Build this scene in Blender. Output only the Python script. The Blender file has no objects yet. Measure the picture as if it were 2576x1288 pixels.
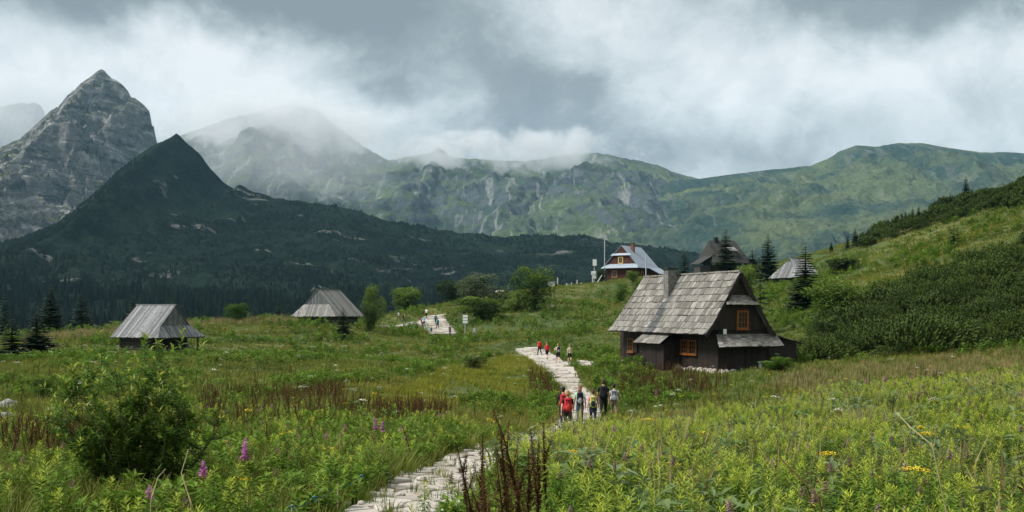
import bpy, bmesh, math, random
import numpy as np
from mathutils import Vector, Matrix

random.seed(7)
RNG = np.random.default_rng(11)
PI = math.pi
scene = bpy.context.scene
COL = scene.collection

# ------------------------------------------------------------------ camera
# the photographer's eye is the world origin, looking along +Y, X to the right
F, CX, HZ = 2600.0, 1288.0, 780.0          # focal length, centre column and horizon row of a 2576 px wide frame
cam_d = bpy.data.cameras.new('camera')
cam = bpy.data.objects.new('camera', cam_d)
COL.objects.link(cam)
cam.rotation_euler = (PI / 2, 0, 0)
cam_d.sensor_width = 36.0
cam_d.lens = 36.0 * F / 2576.0
cam_d.shift_y = (HZ - 644.0) / 2576.0
cam_d.clip_start = 0.1
cam_d.clip_end = 20000.0
scene.camera = cam

# ------------------------------------------------------------------ render settings
scene.view_settings.view_transform = 'Standard'
scene.view_settings.look = 'None'
scene.view_settings.exposure = 0.8
scene.view_settings.gamma = 1.0
cy = scene.cycles
cy.max_bounces = 5
cy.diffuse_bounces = 2
cy.glossy_bounces = 2
cy.transmission_bounces = 2
cy.volume_bounces = 2
cy.transparent_max_bounces = 6
cy.use_denoising = True
cy.volume_step_rate = 1.0
cy.caustics_reflective = False
cy.caustics_refractive = False

# ------------------------------------------------------------------ node helpers
class NT:
    def __init__(s, tree):
        s.t = tree; s.n = tree.nodes; s.l = tree.links
    def new(s, typ, **kw):
        n = s.n.new(typ)
        for k, v in kw.items():
            setattr(n, k, v)
        return n
    def put(s, sock, v):
        if v is None: return
        if isinstance(v, bpy.types.NodeSocket): s.l.new(v, sock)
        else:
            if isinstance(v, (tuple, list)) and len(v) == 3 and sock.type == 'RGBA': v = (*v, 1)
            sock.default_value = v
    def math(s, op, a, b=None, c=None, clamp=False):
        n = s.new('ShaderNodeMath', operation=op, use_clamp=clamp)
        for i, v in enumerate((a, b, c)): s.put(n.inputs[i], v)
        return n.outputs[0]
    def vmath(s, op, a, b=None):
        n = s.new('ShaderNodeVectorMath', operation=op)
        s.put(n.inputs[0], a); s.put(n.inputs[1], b)
        return n.outputs['Value'] if op in ('DOT_PRODUCT', 'LENGTH') else n.outputs[0]
    def mix(s, fac, a, b, blend='MIX'):
        n = s.new('ShaderNodeMix', data_type='RGBA', blend_type=blend)
        s.put(n.inputs[0], fac); s.put(n.inputs[6], a); s.put(n.inputs[7], b)
        return n.outputs[2]
    def ramp(s, fac, lo, hi, a=0.0, b=1.0, smooth=True):
        n = s.new('ShaderNodeMapRange', interpolation_type='SMOOTHSTEP' if smooth else 'LINEAR')
        s.put(n.inputs[0], fac); s.put(n.inputs[1], lo); s.put(n.inputs[2], hi); s.put(n.inputs[3], a); s.put(n.inputs[4], b)
        return n.outputs[0]
    def noise(s, vec, scale, detail=4, rough=0.55, dist=0.0, out=0):
        n = s.new('ShaderNodeTexNoise')
        s.put(n.inputs['Vector'], vec); n.inputs['Scale'].default_value = scale
        n.inputs['Detail'].default_value = detail; n.inputs['Roughness'].default_value = rough
        n.inputs['Distortion'].default_value = dist
        return n.outputs[out]
    def scale(s, vec, sc, loc=(0, 0, 0)):
        n = s.new('ShaderNodeMapping'); s.put(n.inputs[0], vec)
        n.inputs['Scale'].default_value = sc; n.inputs['Location'].default_value = loc
        return n.outputs[0]

# ------------------------------------------------------------------ world: broken overcast
SUN_EL, SUN_AZ = math.radians(50), math.radians(-105)     # azimuth from +Y towards +X
world = bpy.data.worlds.new('World'); scene.world = world
world.use_nodes = True
W = NT(world.node_tree); W.n.clear()
w_out = W.new('ShaderNodeOutputWorld'); w_bg = W.new('ShaderNodeBackground')
w_bg.inputs['Strength'].default_value = 0.1
W.l.new(w_bg.outputs[0], w_out.inputs[0])
sky = W.new('ShaderNodeTexSky', sky_type='NISHITA')
sky.sun_disc = False; sky.sun_elevation = SUN_EL; sky.sun_rotation = SUN_AZ
tc = W.new('ShaderNodeTexCoord').outputs['Generated']
sep = W.new('ShaderNodeSeparateXYZ'); W.l.new(tc, sep.inputs[0])
az = W.math('ARCTAN2', sep.outputs[0], sep.outputs[1])
el = W.math('ARCSINE', sep.outputs[2])
cmb = W.new('ShaderNodeCombineXYZ'); W.put(cmb.inputs[0], az); W.put(cmb.inputs[1], el)
ang = cmb.outputs[0]
stretch = W.scale(tc, (1.0, 1.0, 1.25))
warp = W.noise(stretch, 5.0, 5, 0.55, 0.3, out=1)
warp = W.vmath('SUBTRACT', warp, (0.5, 0.5, 0.5))
warp2 = W.vmath('MULTIPLY', warp, (0.26, 0.15, 0.0))
P = W.vmath('ADD', ang, warp2)
# cloud layout: px, row, half width, half height, brightness
BLOBS = [(250, 0, 620, 80, -.60), (820, 60, 330, 85, -.42), (1010, 160, 170, 80, -.22), (1240, 265, 190, 80, -.34),
         (330, 180, 420, 75, .26), (620, 140, 120, 60, .14), (700, 250, 260, 60, .14), (520, 300, 260, 60, .16),
         (1500, 130, 260, 110, .22), (1420, 60, 180, 60, .10), (1950, 130, 110, 110, .18), (2230, 70, 330, 75, -.42),
         (2080, 10, 260, 40, -.22), (2250, 215, 330, 55, .20), (1780, 330, 320, 75, -.20), (1500, 330, 200, 60, -.12),
         (960, 330, 260, 45, .16), (2480, 300, 260, 70, .08), (2060, 300, 150, 60, .05), (1700, 20, 160, 70, .10), (100, 300, 250, 60, .08)]
val = 0.62
for (bx, by, sx, sy, am) in BLOBS:
    c = (math.atan((bx - CX) / F), math.atan((HZ - by) / F), 0.0)
    q = W.vmath('SUBTRACT', P, c)
    q = W.vmath('MULTIPLY', q, (F / sx, F / sy, 0.0))
    q = W.vmath('DOT_PRODUCT', q, q)
    q = W.math('MULTIPLY', q, -0.7)
    q = W.math('EXPONENT', q)
    val = W.math('MULTIPLY_ADD', q, am * 1.25, val)
n1 = W.noise(stretch, 7.0, 10, 0.60, 0.35)
n4 = W.noise(W.vmath('ADD', stretch, W.vmath('MULTIPLY', warp, (.12, .12, .12))), 13.0, 8, 0.58, 0.2)
n3 = W.noise(W.vmath('ADD', stretch, W.vmath('MULTIPLY', warp, (.25, .25, .25))), 17.0, 6, 0.6, 0.0)
n3 = W.math('POWER', W.math('ABSOLUTE', W.math('MULTIPLY_ADD', n3, 2.0, -1.0)), 0.8)
n2 = W.noise(stretch, 2.2, 4, 0.5, 0.2)
val = W.math('MULTIPLY_ADD', W.math('SUBTRACT', n1, 0.5), 1.15, val)
val = W.math('MULTIPLY_ADD', W.math('SUBTRACT', n4, 0.5), 0.62, val)
val = W.math('MULTIPLY_ADD', W.math('SUBTRACT', n2, 0.5), 0.35, val)
val = W.math('MULTIPLY_ADD', W.math('SUBTRACT', n3, 0.2), 0.22, val)
cr = W.new('ShaderNodeValToRGB')
W.put(cr.inputs[0], val)
e = cr.color_ramp.elements
e[0].position = 0.0; e[0].color = (1.55, 1.80, 1.92, 1)
e[1].position = 1.0; e[1].color = (5.3, 5.5, 5.6, 1)
for p_, c_ in ((0.25, (1.98, 2.25, 2.36, 1)), (0.5, (3.1, 3.42, 3.56, 1)), (0.75, (4.3, 4.58, 4.7, 1))):
    x_ = e.new(p_); x_.color = c_
cover = W.ramp(n2, 0.2, 0.45, 0.90, 0.97)
W.put(w_bg.inputs['Color'], W.mix(cover, sky.outputs[0], cr.outputs[0]))

sun_d = bpy.data.lights.new('sun', 'SUN'); sun = bpy.data.objects.new('sun', sun_d); COL.objects.link(sun)
sun_d.energy = 3.0; sun_d.angle = math.radians(18); sun_d.color = (1.0, 0.97, 0.92)
sdir = Vector((math.sin(SUN_AZ) * math.cos(SUN_EL), math.cos(SUN_AZ) * math.cos(SUN_EL), math.sin(SUN_EL)))
sun.rotation_euler = sdir.to_track_quat('Z', 'Y').to_euler()

# ------------------------------------------------------------------ numpy noise
def _hash(ix, iy, seed):
    h = (ix.astype(np.int64) * 374761393 + iy.astype(np.int64) * 668265263 + seed * 1442695041) & 0xffffffff
    h = ((h ^ (h >> 13)) * 1274126177) & 0xffffffff
    return ((h ^ (h >> 16)) & 0xffff) / 65535.0 * 2 * PI
def perlin(x, y, seed=0):
    x = np.asarray(x, float); y = np.asarray(y, float)
    ix = np.floor(x); iy = np.floor(y); fx = x - ix; fy = y - iy
    u = fx * fx * fx * (fx * (fx * 6 - 15) + 10); v = fy * fy * fy * (fy * (fy * 6 - 15) + 10)
    def g(a, b):
        t = _hash(ix + a, iy + b, seed)
        return np.cos(t) * (fx - a) + np.sin(t) * (fy - b)
    return ((g(0, 0) * (1 - u) + g(1, 0) * u) * (1 - v) + (g(0, 1) * (1 - u) + g(1, 1) * u) * v) * 1.5
def fbm(x, y, oct=5, seed=0, gain=.5):
    s = 0; a = 1.0
    for k in range(oct):
        s = s + a * perlin(x * 2 ** k + 13.7 * k, y * 2 ** k - 7.1 * k, seed + k); a *= gain
    return s
def ridged(x, y, oct=5, seed=0, gain=.5):
    s = 0; a = 1.0; t = 0
    for k in range(oct):
        s = s + a * (1 - 2 * np.abs(perlin(x * 2 ** k + 3.7 * k, y * 2 ** k + 9.1 * k, seed + k))); t += a; a *= gain
    return s / t
def sstep(a, b, x):
    t = np.clip((np.asarray(x, float) - a) / (b - a), 0, 1); return t * t * (3 - 2 * t)

# ------------------------------------------------------------------ terrain height from surveyed points
def at(px, row, d):
    return Vector(((px - CX) / F * d, d, (HZ - row) / F * d))
CTRL = [(0, 0, -2.3), (-10, 0, -2.4), (10, 0, -2.4), (0, -20, -1.6), (-30, -20, -2.5), (30, -20, .0), (-60, 0, -4), (60, 0, 2.5),
        (5, 10, -3.05), (3, 20, -3.5), (10, 20, -3.15), (6, 33, -4.4), (15, 40, -3.8), (30, 60, -3.6), (20, 58, -4.1),
        (-3, 12, -2.65), (-7, 13, -2.7), (-6, 24, -3.2), (-110, 150, -12), (-60, 190, -10), (-20, 250, -6), (-150, 250, -32), (-60, 300, -28), (10, 330, -8),
        (75, 345, 4), (130, 330, 25), (-120, 60, -8), (-190, 120, -22), (120, 60, 14), (160, 130, 30), (150, 220, 38),
        (200, 300, 42), (110, 0, 9), (45, 30, -1.0), (60, 45, 1.0)]
for (px, row, d) in [(1040, 1287, 14), (1130, 1200, 19), (1210, 1157, 24), (1420, 1095, 37), (1460, 1068, 45), (1470, 1000, 59),
                     (1440, 965, 70), (1405, 930, 86), (1365, 902, 105), (1330, 880, 118), (1806, 940, 67), (1556, 920, 77),
                     (1900, 925, 68), (2000, 900, 77), (2060, 908, 75), (2300, 890, 70), (2576, 850, 75), (2576, 625, 115), (2300, 715, 110), (2576, 550, 140),
                     (2576, 470, 205), (2420, 512, 220), (2200, 605, 225), (2300, 560, 222), (2150, 680, 165), (2300, 650, 150), (1990, 713, 190),
                     (2060, 640, 240), (1830, 692, 278), (1580, 703, 275), (1700, 696, 262), (1480, 760, 195), (1450, 722, 250),
                     (1300, 790, 172), (1480, 845, 122), (1620, 810, 140), (1750, 790, 135), (1250, 748, 235), (1120, 765, 215), (1000, 790, 195),
                     (820, 815, 145), (740, 808, 152), (560, 814, 140), (270, 840, 118), (130, 855, 108), (0, 905, 90),
                     (390, 890, 97), (700, 905, 80), (300, 950, 60), (0, 1020, 42), (600, 1055, 35), (900, 955, 62),
                     (1150, 925, 80), (1000, 1055, 36), (1200, 1005, 52), (1100, 862, 130), (1115, 842, 150), (1092, 798, 183),
                     (985, 822, 168), (0, 1200, 20), (600, 1200, 18)]:
    v = at(px, row, d); CTRL.append((v.x, v.y, v.z))
CTRL = np.array(CTRL, float)
def _tk(r2):
    return np.where(r2 > 1e-9, 0.5 * r2 * np.log(np.maximum(r2, 1e-12)), 0.0)
_n = len(CTRL); _S = 100.0
_xy = CTRL[:, :2] / _S
_K = _tk(((_xy[:, None] - _xy[None]) ** 2).sum(-1)) + np.eye(_n) * 2e-4
_Pm = np.c_[np.ones(_n), _xy]
_sol = np.linalg.solve(np.block([[_K, _Pm], [_Pm.T, np.zeros((3, 3))]]), np.r_[CTRL[:, 2], 0, 0, 0])
def H(x, y, rough=True):
    x = np.atleast_1d(np.asarray(x, float)); y = np.atleast_1d(np.asarray(y, float))
    sh = x.shape; x = x.ravel(); y = y.ravel()
    out = np.empty(len(x))
    for i in range(0, len(x), 20000):
        q = np.c_[np.clip(x[i:i + 20000], -230, 230), np.clip(y[i:i + 20000], -40, 380)] / _S
        r2 = ((q[:, None] - _xy[None]) ** 2).sum(-1)
        out[i:i + 20000] = _tk(r2) @ _sol[:_n] + np.c_[np.ones(len(q)), q] @ _sol[_n:]
    far = np.maximum(sstep(335, 430, y), sstep(200, 330, np.abs(x)))
    out = out * (1 - far) + (-48) * far
    if rough:
        out = out + 0.10 * fbm(x / 4.5, y / 4.5, 3, 5) * sstep(2, 12, np.hypot(x, y)) + 0.25 * fbm(x / 22, y / 22, 2, 9) * sstep(15, 60, y)
    return out.reshape(sh)
def hz(x, y): return float(H(x, y)[0])
_ds = np.concatenate([np.arange(4, 60, .25), np.arange(60, 330, 1.0)])
def gp(px, row, dmin=4.0):
    """the point of the ground that is met along a line of sight"""
    ds = _ds[_ds >= dmin]
    x = (px - CX) / F * ds; z = (HZ - row) / F * ds
    dz = z - H(x, ds)
    k = np.nonzero((dz[1:] < 0) & (dz[:-1] >= 0))[0]
    if len(k) == 0:
        i = int(np.argmin(np.abs(dz))); d = ds[i]
    else:
        i = k[0]; d = ds[i] + (ds[i + 1] - ds[i]) * dz[i] / (dz[i] - dz[i + 1] + 1e-9)
    X = (px - CX) / F * d
    return Vector((X, d, hz(X, d)))
def gd(px, d):
    X = (px - CX) / F * d
    return Vector((X, d, hz(X, d)))
def inpoly(x, y, poly):
    c = np.zeros(len(x), bool); n = len(poly)
    for i in range(n):
        x1, y1 = poly[i][0], poly[i][1]; x2, y2 = poly[(i + 1) % n][0], poly[(i + 1) % n][1]
        m = ((y1 > y) != (y2 > y)) & (x < (x2 - x1) * (y - y1) / ((y2 - y1) + 1e-12) + x1)
        c ^= m
    return c
def polydist(x, y, pts):
    best = np.full(len(x), 1e9); w = np.zeros(len(x))
    for (a, b) in zip(pts[:-1], pts[1:]):
        ax, ay, bx, by = a[0], a[1], b[0], b[1]
        L = (bx - ax) ** 2 + (by - ay) ** 2
        t = np.clip(((x - ax) * (bx - ax) + (y - ay) * (by - ay)) / L, 0, 1)
        d = np.hypot(x - ax - t * (bx - ax), y - ay - t * (by - ay)) - (a[2] + (b[2] - a[2]) * t)
        best = np.minimum(best, d)
    return best

# ------------------------------------------------------------------ materials
MATS = {}
def mat(name, build):
    if name in MATS: return MATS[name]
    m = bpy.data.materials.new(name); m.use_nodes = True
    t = NT(m.node_tree); t.n.clear()
    o = t.new('ShaderNodeOutputMaterial')
    b = t.new('ShaderNodeBsdfPrincipled'); t.l.new(b.outputs[0], o.inputs[0])
    b.inputs['Roughness'].default_value = 0.85
    b.inputs['Specular IOR Level'].default_value = 0.25
    build(t, b)
    MATS[name] = m
    return m
def pos(t): return t.new('ShaderNodeNewGeometry').outputs['Position']
def objc(t): return t.new('ShaderNodeTexCoord').outputs['Object']
def rnd(t): return t.new('ShaderNodeObjectInfo').outputs['Random']
def bump(t, b, h, strength=.4, dist=.05):
    n = t.new('ShaderNodeBump'); n.inputs['Strength'].default_value = strength; n.inputs['Distance'].default_value = dist
    t.put(n.inputs['Height'], h); t.l.new(n.outputs[0], b.inputs['Normal'])
def plain(name, col, rough=.8, var=.12, sc=6.0):
    def bld(t, b):
        n = t.noise(objc(t), sc, 4)
        k = t.ramp(n, .25, .75, 1 - var * 1.6, 1 + var * 1.2)
        t.put(b.inputs['Base Color'], t.mix(1.0, (*col, 1), t.new_rgb(k), 'MULTIPLY'))
        b.inputs['Roughness'].default_value = rough
    return mat(name, bld)
def _new_rgb(s, v):
    n = s.new('ShaderNodeCombineColor')
    for i in range(3): s.put(n.inputs[i], v)
    return n.outputs[0]
NT.new_rgb = _new_rgb

def leafmat(name, cols, tips=None, transl=.35, patch=None, rough=.55):
    """foliage: colour differs plant by plant (random), by patch of the meadow (position) and by young tips (attribute tint)"""
    def bld(t, b):
        r = rnd(t)
        c = t.new('ShaderNodeValToRGB'); t.put(c.inputs[0], r)
        el_ = c.color_ramp.elements
        el_[0].color = (*cols[0], 1); el_[1].color = (*cols[-1], 1)
        for i, cc in enumerate(cols[1:-1]):
            x = el_.new((i + 1) / (len(cols) - 1)); x.color = (*cc, 1)
        col = c.outputs[0]
        if patch:
            for (pc, sc, lo, hi, seed) in patch:
                f = t.ramp(t.noise(t.scale(pos(t), (1, 1, .2), (seed, seed * .7, 0)), sc, 3, .6), lo, hi)
                col = t.mix(f, col, (*pc, 1))
        if tips:
            a = t.new('ShaderNodeAttribute'); a.attribute_name = 'tint'
            col = t.mix(a.outputs['Fac'], col, (*tips, 1))
        g = t.noise(pos(t), 3.0, 2)
        col = t.mix(1.0, col, t.new_rgb(t.ramp(g, .2, .8, .78, 1.2)), 'MULTIPLY')
        t.put(b.inputs['Base Color'], col)
        b.inputs['Roughness'].default_value = rough
        b.inputs['Specular IOR Level'].default_value = .12
        tr = t.new('ShaderNodeBsdfTranslucent'); t.put(tr.inputs[0], col)
        mx = t.new('ShaderNodeMixShader'); mx.inputs[0].default_value = transl
        t.l.new(b.outputs[0], mx.inputs[1]); t.l.new(tr.outputs[0], mx.inputs[2])
        o = [n for n in t.n if n.type == 'OUTPUT_MATERIAL'][0]
        t.l.new(mx.outputs[0], o.inputs[0])
    return mat(name, bld)

# ------------------------------------------------------------------ mesh helpers
class MB:
    def __init__(s): s.v = []; s.f = []; s.m = []; s.t = []
    def vert(s, p, tint=0.0): s.v.append(tuple(p)); s.t.append(tint); return len(s.v) - 1
    def face(s, idx, m=0): s.f.append(tuple(idx)); s.m.append(m)
    def poly(s, pts, m=0, tint=0.0): s.face([s.vert(p, tint) for p in pts], m)
    def prism(s, bottom, top, m=0):
        n = len(bottom); b = [s.vert(p) for p in bottom]; u = [s.vert(p) for p in top]
        s.face(b[::-1], m); s.face(u, m)
        for i in range(n): s.face((b[i], b[(i + 1) % n], u[(i + 1) % n], u[i]), m)
    def box(s, c, ex, ey, ez, m=0):
        c = Vector(c); ex = Vector(ex); ey = Vector(ey); ez = Vector(ez)
        q = [(-1, -1), (1, -1), (1, 1), (-1, 1)]
        s.prism([c + ex * a + ey * b - ez for a, b in q], [c + ex * a + ey * b + ez for a, b in q], m)
    def tube(s, pts, rad, n=6, m=0, cap=True, squash=None, tint=0.0):
        rings = []
        pts = [Vector(p) for p in pts]
        for i, p in enumerate(pts):
            d = (pts[min(i + 1, len(pts) - 1)] - pts[max(i - 1, 0)])
            d = d.normalized() if d.length > 1e-9 else Vector((0, 0, 1))
            a = d.cross(Vector((0, 1, 0)));
            if a.length < .2: a = d.cross(Vector((1, 0, 0)))
            a.normalize(); b = d.cross(a)
            r = rad[i] if isinstance(rad, (list, tuple)) else rad
            ra, rb = (r if isinstance(r, tuple) else (r, r))
            rings.append([s.vert(p + a * math.cos(2 * PI * k / n) * ra + b * math.sin(2 * PI * k / n) * rb, tint) for k in range(n)])
        for r0, r1 in zip(rings[:-1], rings[1:]):
            for k in range(n): s.face((r0[k], r0[(k + 1) % n], r1[(k + 1) % n], r1[k]), m)
        if cap:
            s.face(rings[0][::-1], m); s.face(rings[-1], m)
    def ellipsoid(s, c, r, nu=10, nv=7, m=0, lo=0.0, hi=1.0):
        c = Vector(c); rings = []
        for j in range(nv + 1):
            th = PI * (lo + (hi - lo) * j / nv)
            rings.append([s.vert((c.x + r[0] * math.sin(th) * math.cos(2 * PI * k / nu), c.y + r[1] * math.sin(th) * math.sin(2 * PI * k / nu), c.z - r[2] * math.cos(th))) for k in range(nu)])
        for r0, r1 in zip(rings[:-1], rings[1:]):
            for k in range(nu): s.face((r0[k], r0[(k + 1) % nu], r1[(k + 1) % nu], r1[k]), m)
    def leaf(s, p, d, up, L, w, m=0, tint=0.0, fold=.25, droop=.2):
        """a leaf of four triangles folded along its midrib"""
        p = Vector(p); d = Vector(d).normalized(); sd = d.cross(Vector(up))
        if sd.length < 1e-4: sd = Vector((1, 0, 0))
        sd.normalize(); n = sd.cross(d)
        a = s.vert(p, tint); mid = s.vert(p + d * L * .45 - n * w * fold, tint); tip = s.vert(p + d * L - n * L * droop, tint)
        l = s.vert(p + d * L * .42 + sd * w * .5, tint); r = s.vert(p + d * L * .42 - sd * w * .5, tint)
        s.face((a, mid, l), m); s.face((l, mid, tip), m); s.face((a, r, mid), m); s.face((r, tip, mid), m)
    def mesh(s, name, mats, smooth=False, tint=False):
        me = bpy.data.meshes.new(name); me.from_pydata(s.v, [], s.f)
        for x in mats: me.materials.append(x)
        if len(mats) > 1: me.polygons.foreach_set('material_index', s.m)
        if smooth: me.polygons.foreach_set('use_smooth', [True] * len(s.f))
        if tint:
            a = me.attributes.new('tint', 'FLOAT', 'POINT'); a.data.foreach_set('value', s.t)
        me.update()
        return me
    def build(s, name, mats, parent=None, smooth=False, tint=False):
        if not isinstance(mats, (list, tuple)): mats = [mats]
        o = bpy.data.objects.new(name, s.mesh(name, mats, smooth, tint)); COL.objects.link(o)
        if parent: o.parent = parent
        return o
def link(name, me, parent=None):
    o = bpy.data.objects.new(name, me); COL.objects.link(o)
    if parent: o.parent = parent
    return o
def tag(o, label=None, cat=None, group=None, kind=None):
    if label: o['label'] = label
    if cat: o['category'] = cat
    if group: o['group'] = group
    if kind: o['kind'] = kind
    return o
def empty(name, loc, rz=0.0):
    o = bpy.data.objects.new(name, None); COL.objects.link(o); o.location = loc; o.rotation_euler = (0, 0, rz)
    o.empty_display_size = .2
    return o
def grid_mesh(name, X, Y, Z, mats, smooth=True):
    ny, nx = X.shape
    me = bpy.data.meshes.new(name)
    co = np.stack([X, Y, Z], -1).reshape(-1, 3)
    idx = np.arange(nx * ny).reshape(ny, nx)
    q = np.stack([idx[:-1, :-1], idx[:-1, 1:], idx[1:, 1:], idx[1:, :-1]], -1).reshape(-1, 4)
    me.vertices.add(len(co)); me.vertices.foreach_set('co', co.ravel())
    me.loops.add(q.size); me.loops.foreach_set('vertex_index', q.ravel())
    me.polygons.add(len(q)); me.polygons.foreach_set('loop_start', np.arange(len(q)) * 4)
    me.polygons.foreach_set('use_smooth', np.ones(len(q), bool) if smooth else np.zeros(len(q), bool))
    me.update(calc_edges=True)
    for m in mats: me.materials.append(m)
    return link(name, me)

PROTO = {}
def scatter(name, protos, x, y, z, rot, scl, idx=None, tilt=None, label='', cat=''):
    """one object that carries many small plants: points with a rotation and a size, each showing one of the prototype meshes"""
    n = len(x)
    me = bpy.data.meshes.new(name)
    me.vertices.add(n); me.vertices.foreach_set('co', np.stack([x, y, z], -1).ravel().astype(np.float32))
    r = np.zeros((n, 3), np.float32); r[:, 2] = rot
    if tilt is not None: r[:, 0] = tilt[0]; r[:, 1] = tilt[1]
    a = me.attributes.new('rot', 'FLOAT_VECTOR', 'POINT'); a.data.foreach_set('vector', r.ravel())
    a = me.attributes.new('scl', 'FLOAT_VECTOR', 'POINT')
    s3 = np.asarray(scl, np.float32); s3 = np.repeat(s3[:, None], 3, 1) if s3.ndim == 1 else s3
    a.data.foreach_set('vector', s3.ravel())
    a = me.attributes.new('pick', 'INT', 'POINT')
    a.data.foreach_set('value', (idx if idx is not None else RNG.integers(0, len(protos), n)).astype(np.int32))
    o = link(name, me); tag(o, label, cat, None, 'stuff')
    col = bpy.data.collections.new('proto_' + name)
    for i, pm in enumerate(protos):
        po = bpy.data.objects.new('p%03d_%s' % (i, name), pm); col.objects.link(po)
    ng = bpy.data.node_groups.new('scatter_' + name, 'GeometryNodeTree')
    ng.interface.new_socket('Geometry', in_out='INPUT', socket_type='NodeSocketGeometry')
    ng.interface.new_socket('Geometry', in_out='OUTPUT', socket_type='NodeSocketGeometry')
    gi = ng.nodes.new('NodeGroupInput'); go = ng.nodes.new('NodeGroupOutput')
    ci = ng.nodes.new('GeometryNodeCollectionInfo'); ci.inputs[0].default_value = col
    ci.inputs['Separate Children'].default_value = True; ci.inputs['Reset Children'].default_value = True
    ip = ng.nodes.new('GeometryNodeInstanceOnPoints'); ip.inputs['Pick Instance'].default_value = True
    def attr(nm, typ):
        q = ng.nodes.new('GeometryNodeInputNamedAttribute'); q.data_type = typ; q.inputs[0].default_value = nm
        return q.outputs[0]
    e2r = ng.nodes.new('FunctionNodeEulerToRotation')
    L = ng.links
    L.new(attr('rot', 'FLOAT_VECTOR'), e2r.inputs[0])
    L.new(gi.outputs[0], ip.inputs['Points']); L.new(ci.outputs[0], ip.inputs['Instance'])
    L.new(e2r.outputs[0], ip.inputs['Rotation']); L.new(attr('scl', 'FLOAT_VECTOR'), ip.inputs['Scale'])
    L.new(attr('pick', 'INT'), ip.inputs['Instance Index'])
    L.new(ip.outputs[0], go.inputs[0])
    md = o.modifiers.new('scatter', 'NODES'); md.node_group = ng
    return o

# ================================================================== THE SETTING
# ------------------------------------------------------------------ paths (centre line points: x, y, half width)
def pathpts(lst):
    out = []
    for (px, row, hw) in lst:
        p = gp(px, row); out.append((p.x, p.y, hw))
    return out
def refine(pts, step):
    """smooth the corner points into a finely stepped line"""
    P0 = np.array(pts, float)
    for _ in range(3):
        Q = [P0[0]]
        for a, b in zip(P0[:-1], P0[1:]): Q += [a * .75 + b * .25, a * .25 + b * .75]
        Q.append(P0[-1]); P0 = np.array(Q)
    seg = np.hypot(*(P0[1:, :2] - P0[:-1, :2]).T); s = np.r_[0, np.cumsum(seg)]
    t = np.arange(0, s[-1], step)
    return np.stack([np.interp(t, s, P0[:, k]) for k in range(3)], 1)
_a = gp(1040, 1287); _b = gp(1130, 1205)
PATH_A = [(_a.x - .9, _a.y - 4.2, .85), (_a.x, _a.y, .80)] + pathpts([(1105, 1215, .82), (1180, 1178, .85), (1270, 1145, .95), (1370, 1112, .95), (1440, 1082, 1.0), (1474, 1040, 1.0),
          (1468, 1005, .88), (1438, 968, .84), (1412, 938, 1.0), (1385, 912, 1.45), (1352, 890, 1.5), (1322, 877, 1.4)])
PATH_B = pathpts([(1118, 843, 2.0), (1100, 826, 2.2), (1086, 812, 2.6), (1088, 800, 2.2), (1098, 793, 1.6)])
PATH_C = pathpts([(1082, 806, 1.6), (1052, 812, 1.5), (1015, 820, 1.4), (962, 822, 1.3)])
PATH_D = pathpts([(1398, 918, 1.2), (1432, 912, 1.5), (1462, 914, 1.3), (1490, 922, .8)])
PATHS = [PATH_A, PATH_B, PATH_C, PATH_D]
_fine = [refine(p, .5) for p in PATHS]
def pathdist(x, y):
    return np.minimum.reduce([polydist(x, y, p[::3] if len(p) > 12 else p) for p in _fine])

# ------------------------------------------------------------------ ground sheet
def ground_mat(t, b):
    p = pos(t)
    n1 = t.noise(p, .035, 4, .6); n2 = t.noise(p, .25, 4, .6); n3 = t.noise(p, 2.2, 4, .65)
    c = t.mix(t.ramp(n1, .42, .6), (.052, .082, .020, 1), (.105, .108, .028, 1))
    c = t.mix(t.ramp(n2, .5, .68), c, (.040, .070, .016, 1))
    c = t.mix(t.ramp(n3, .55, .8, 0, .6), c, (.10, .075, .035, 1))
    t.put(b.inputs['Base Color'], c)
    b.inputs['Roughness'].default_value = .95
    bump(t, b, n3, .8, .15)
M_ground = mat('meadow_soil', ground_mat)
def axis(lo, hi, d0, grow, start):
    out = [start]; d = d0
    while out[-1] < hi: out.append(out[-1] + d); d *= grow
    neg = [start]; d = d0
    while neg[-1] > lo: neg.append(neg[-1] - d); d *= grow
    return np.array(neg[:0:-1] + out)
gy = np.concatenate([np.arange(-60, 4, 4.0), axis(4.0, 5200, .22, 1.0145, 4.0)])
gx = axis(-5200, 5200, .3, 1.026, 0.0)
GX, GY = np.meshgrid(gx, gy)
GZ = H(GX, GY)
ground = grid_mesh('ground', GX, GY, GZ, [M_ground]); ground['kind'] = 'structure'

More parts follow.
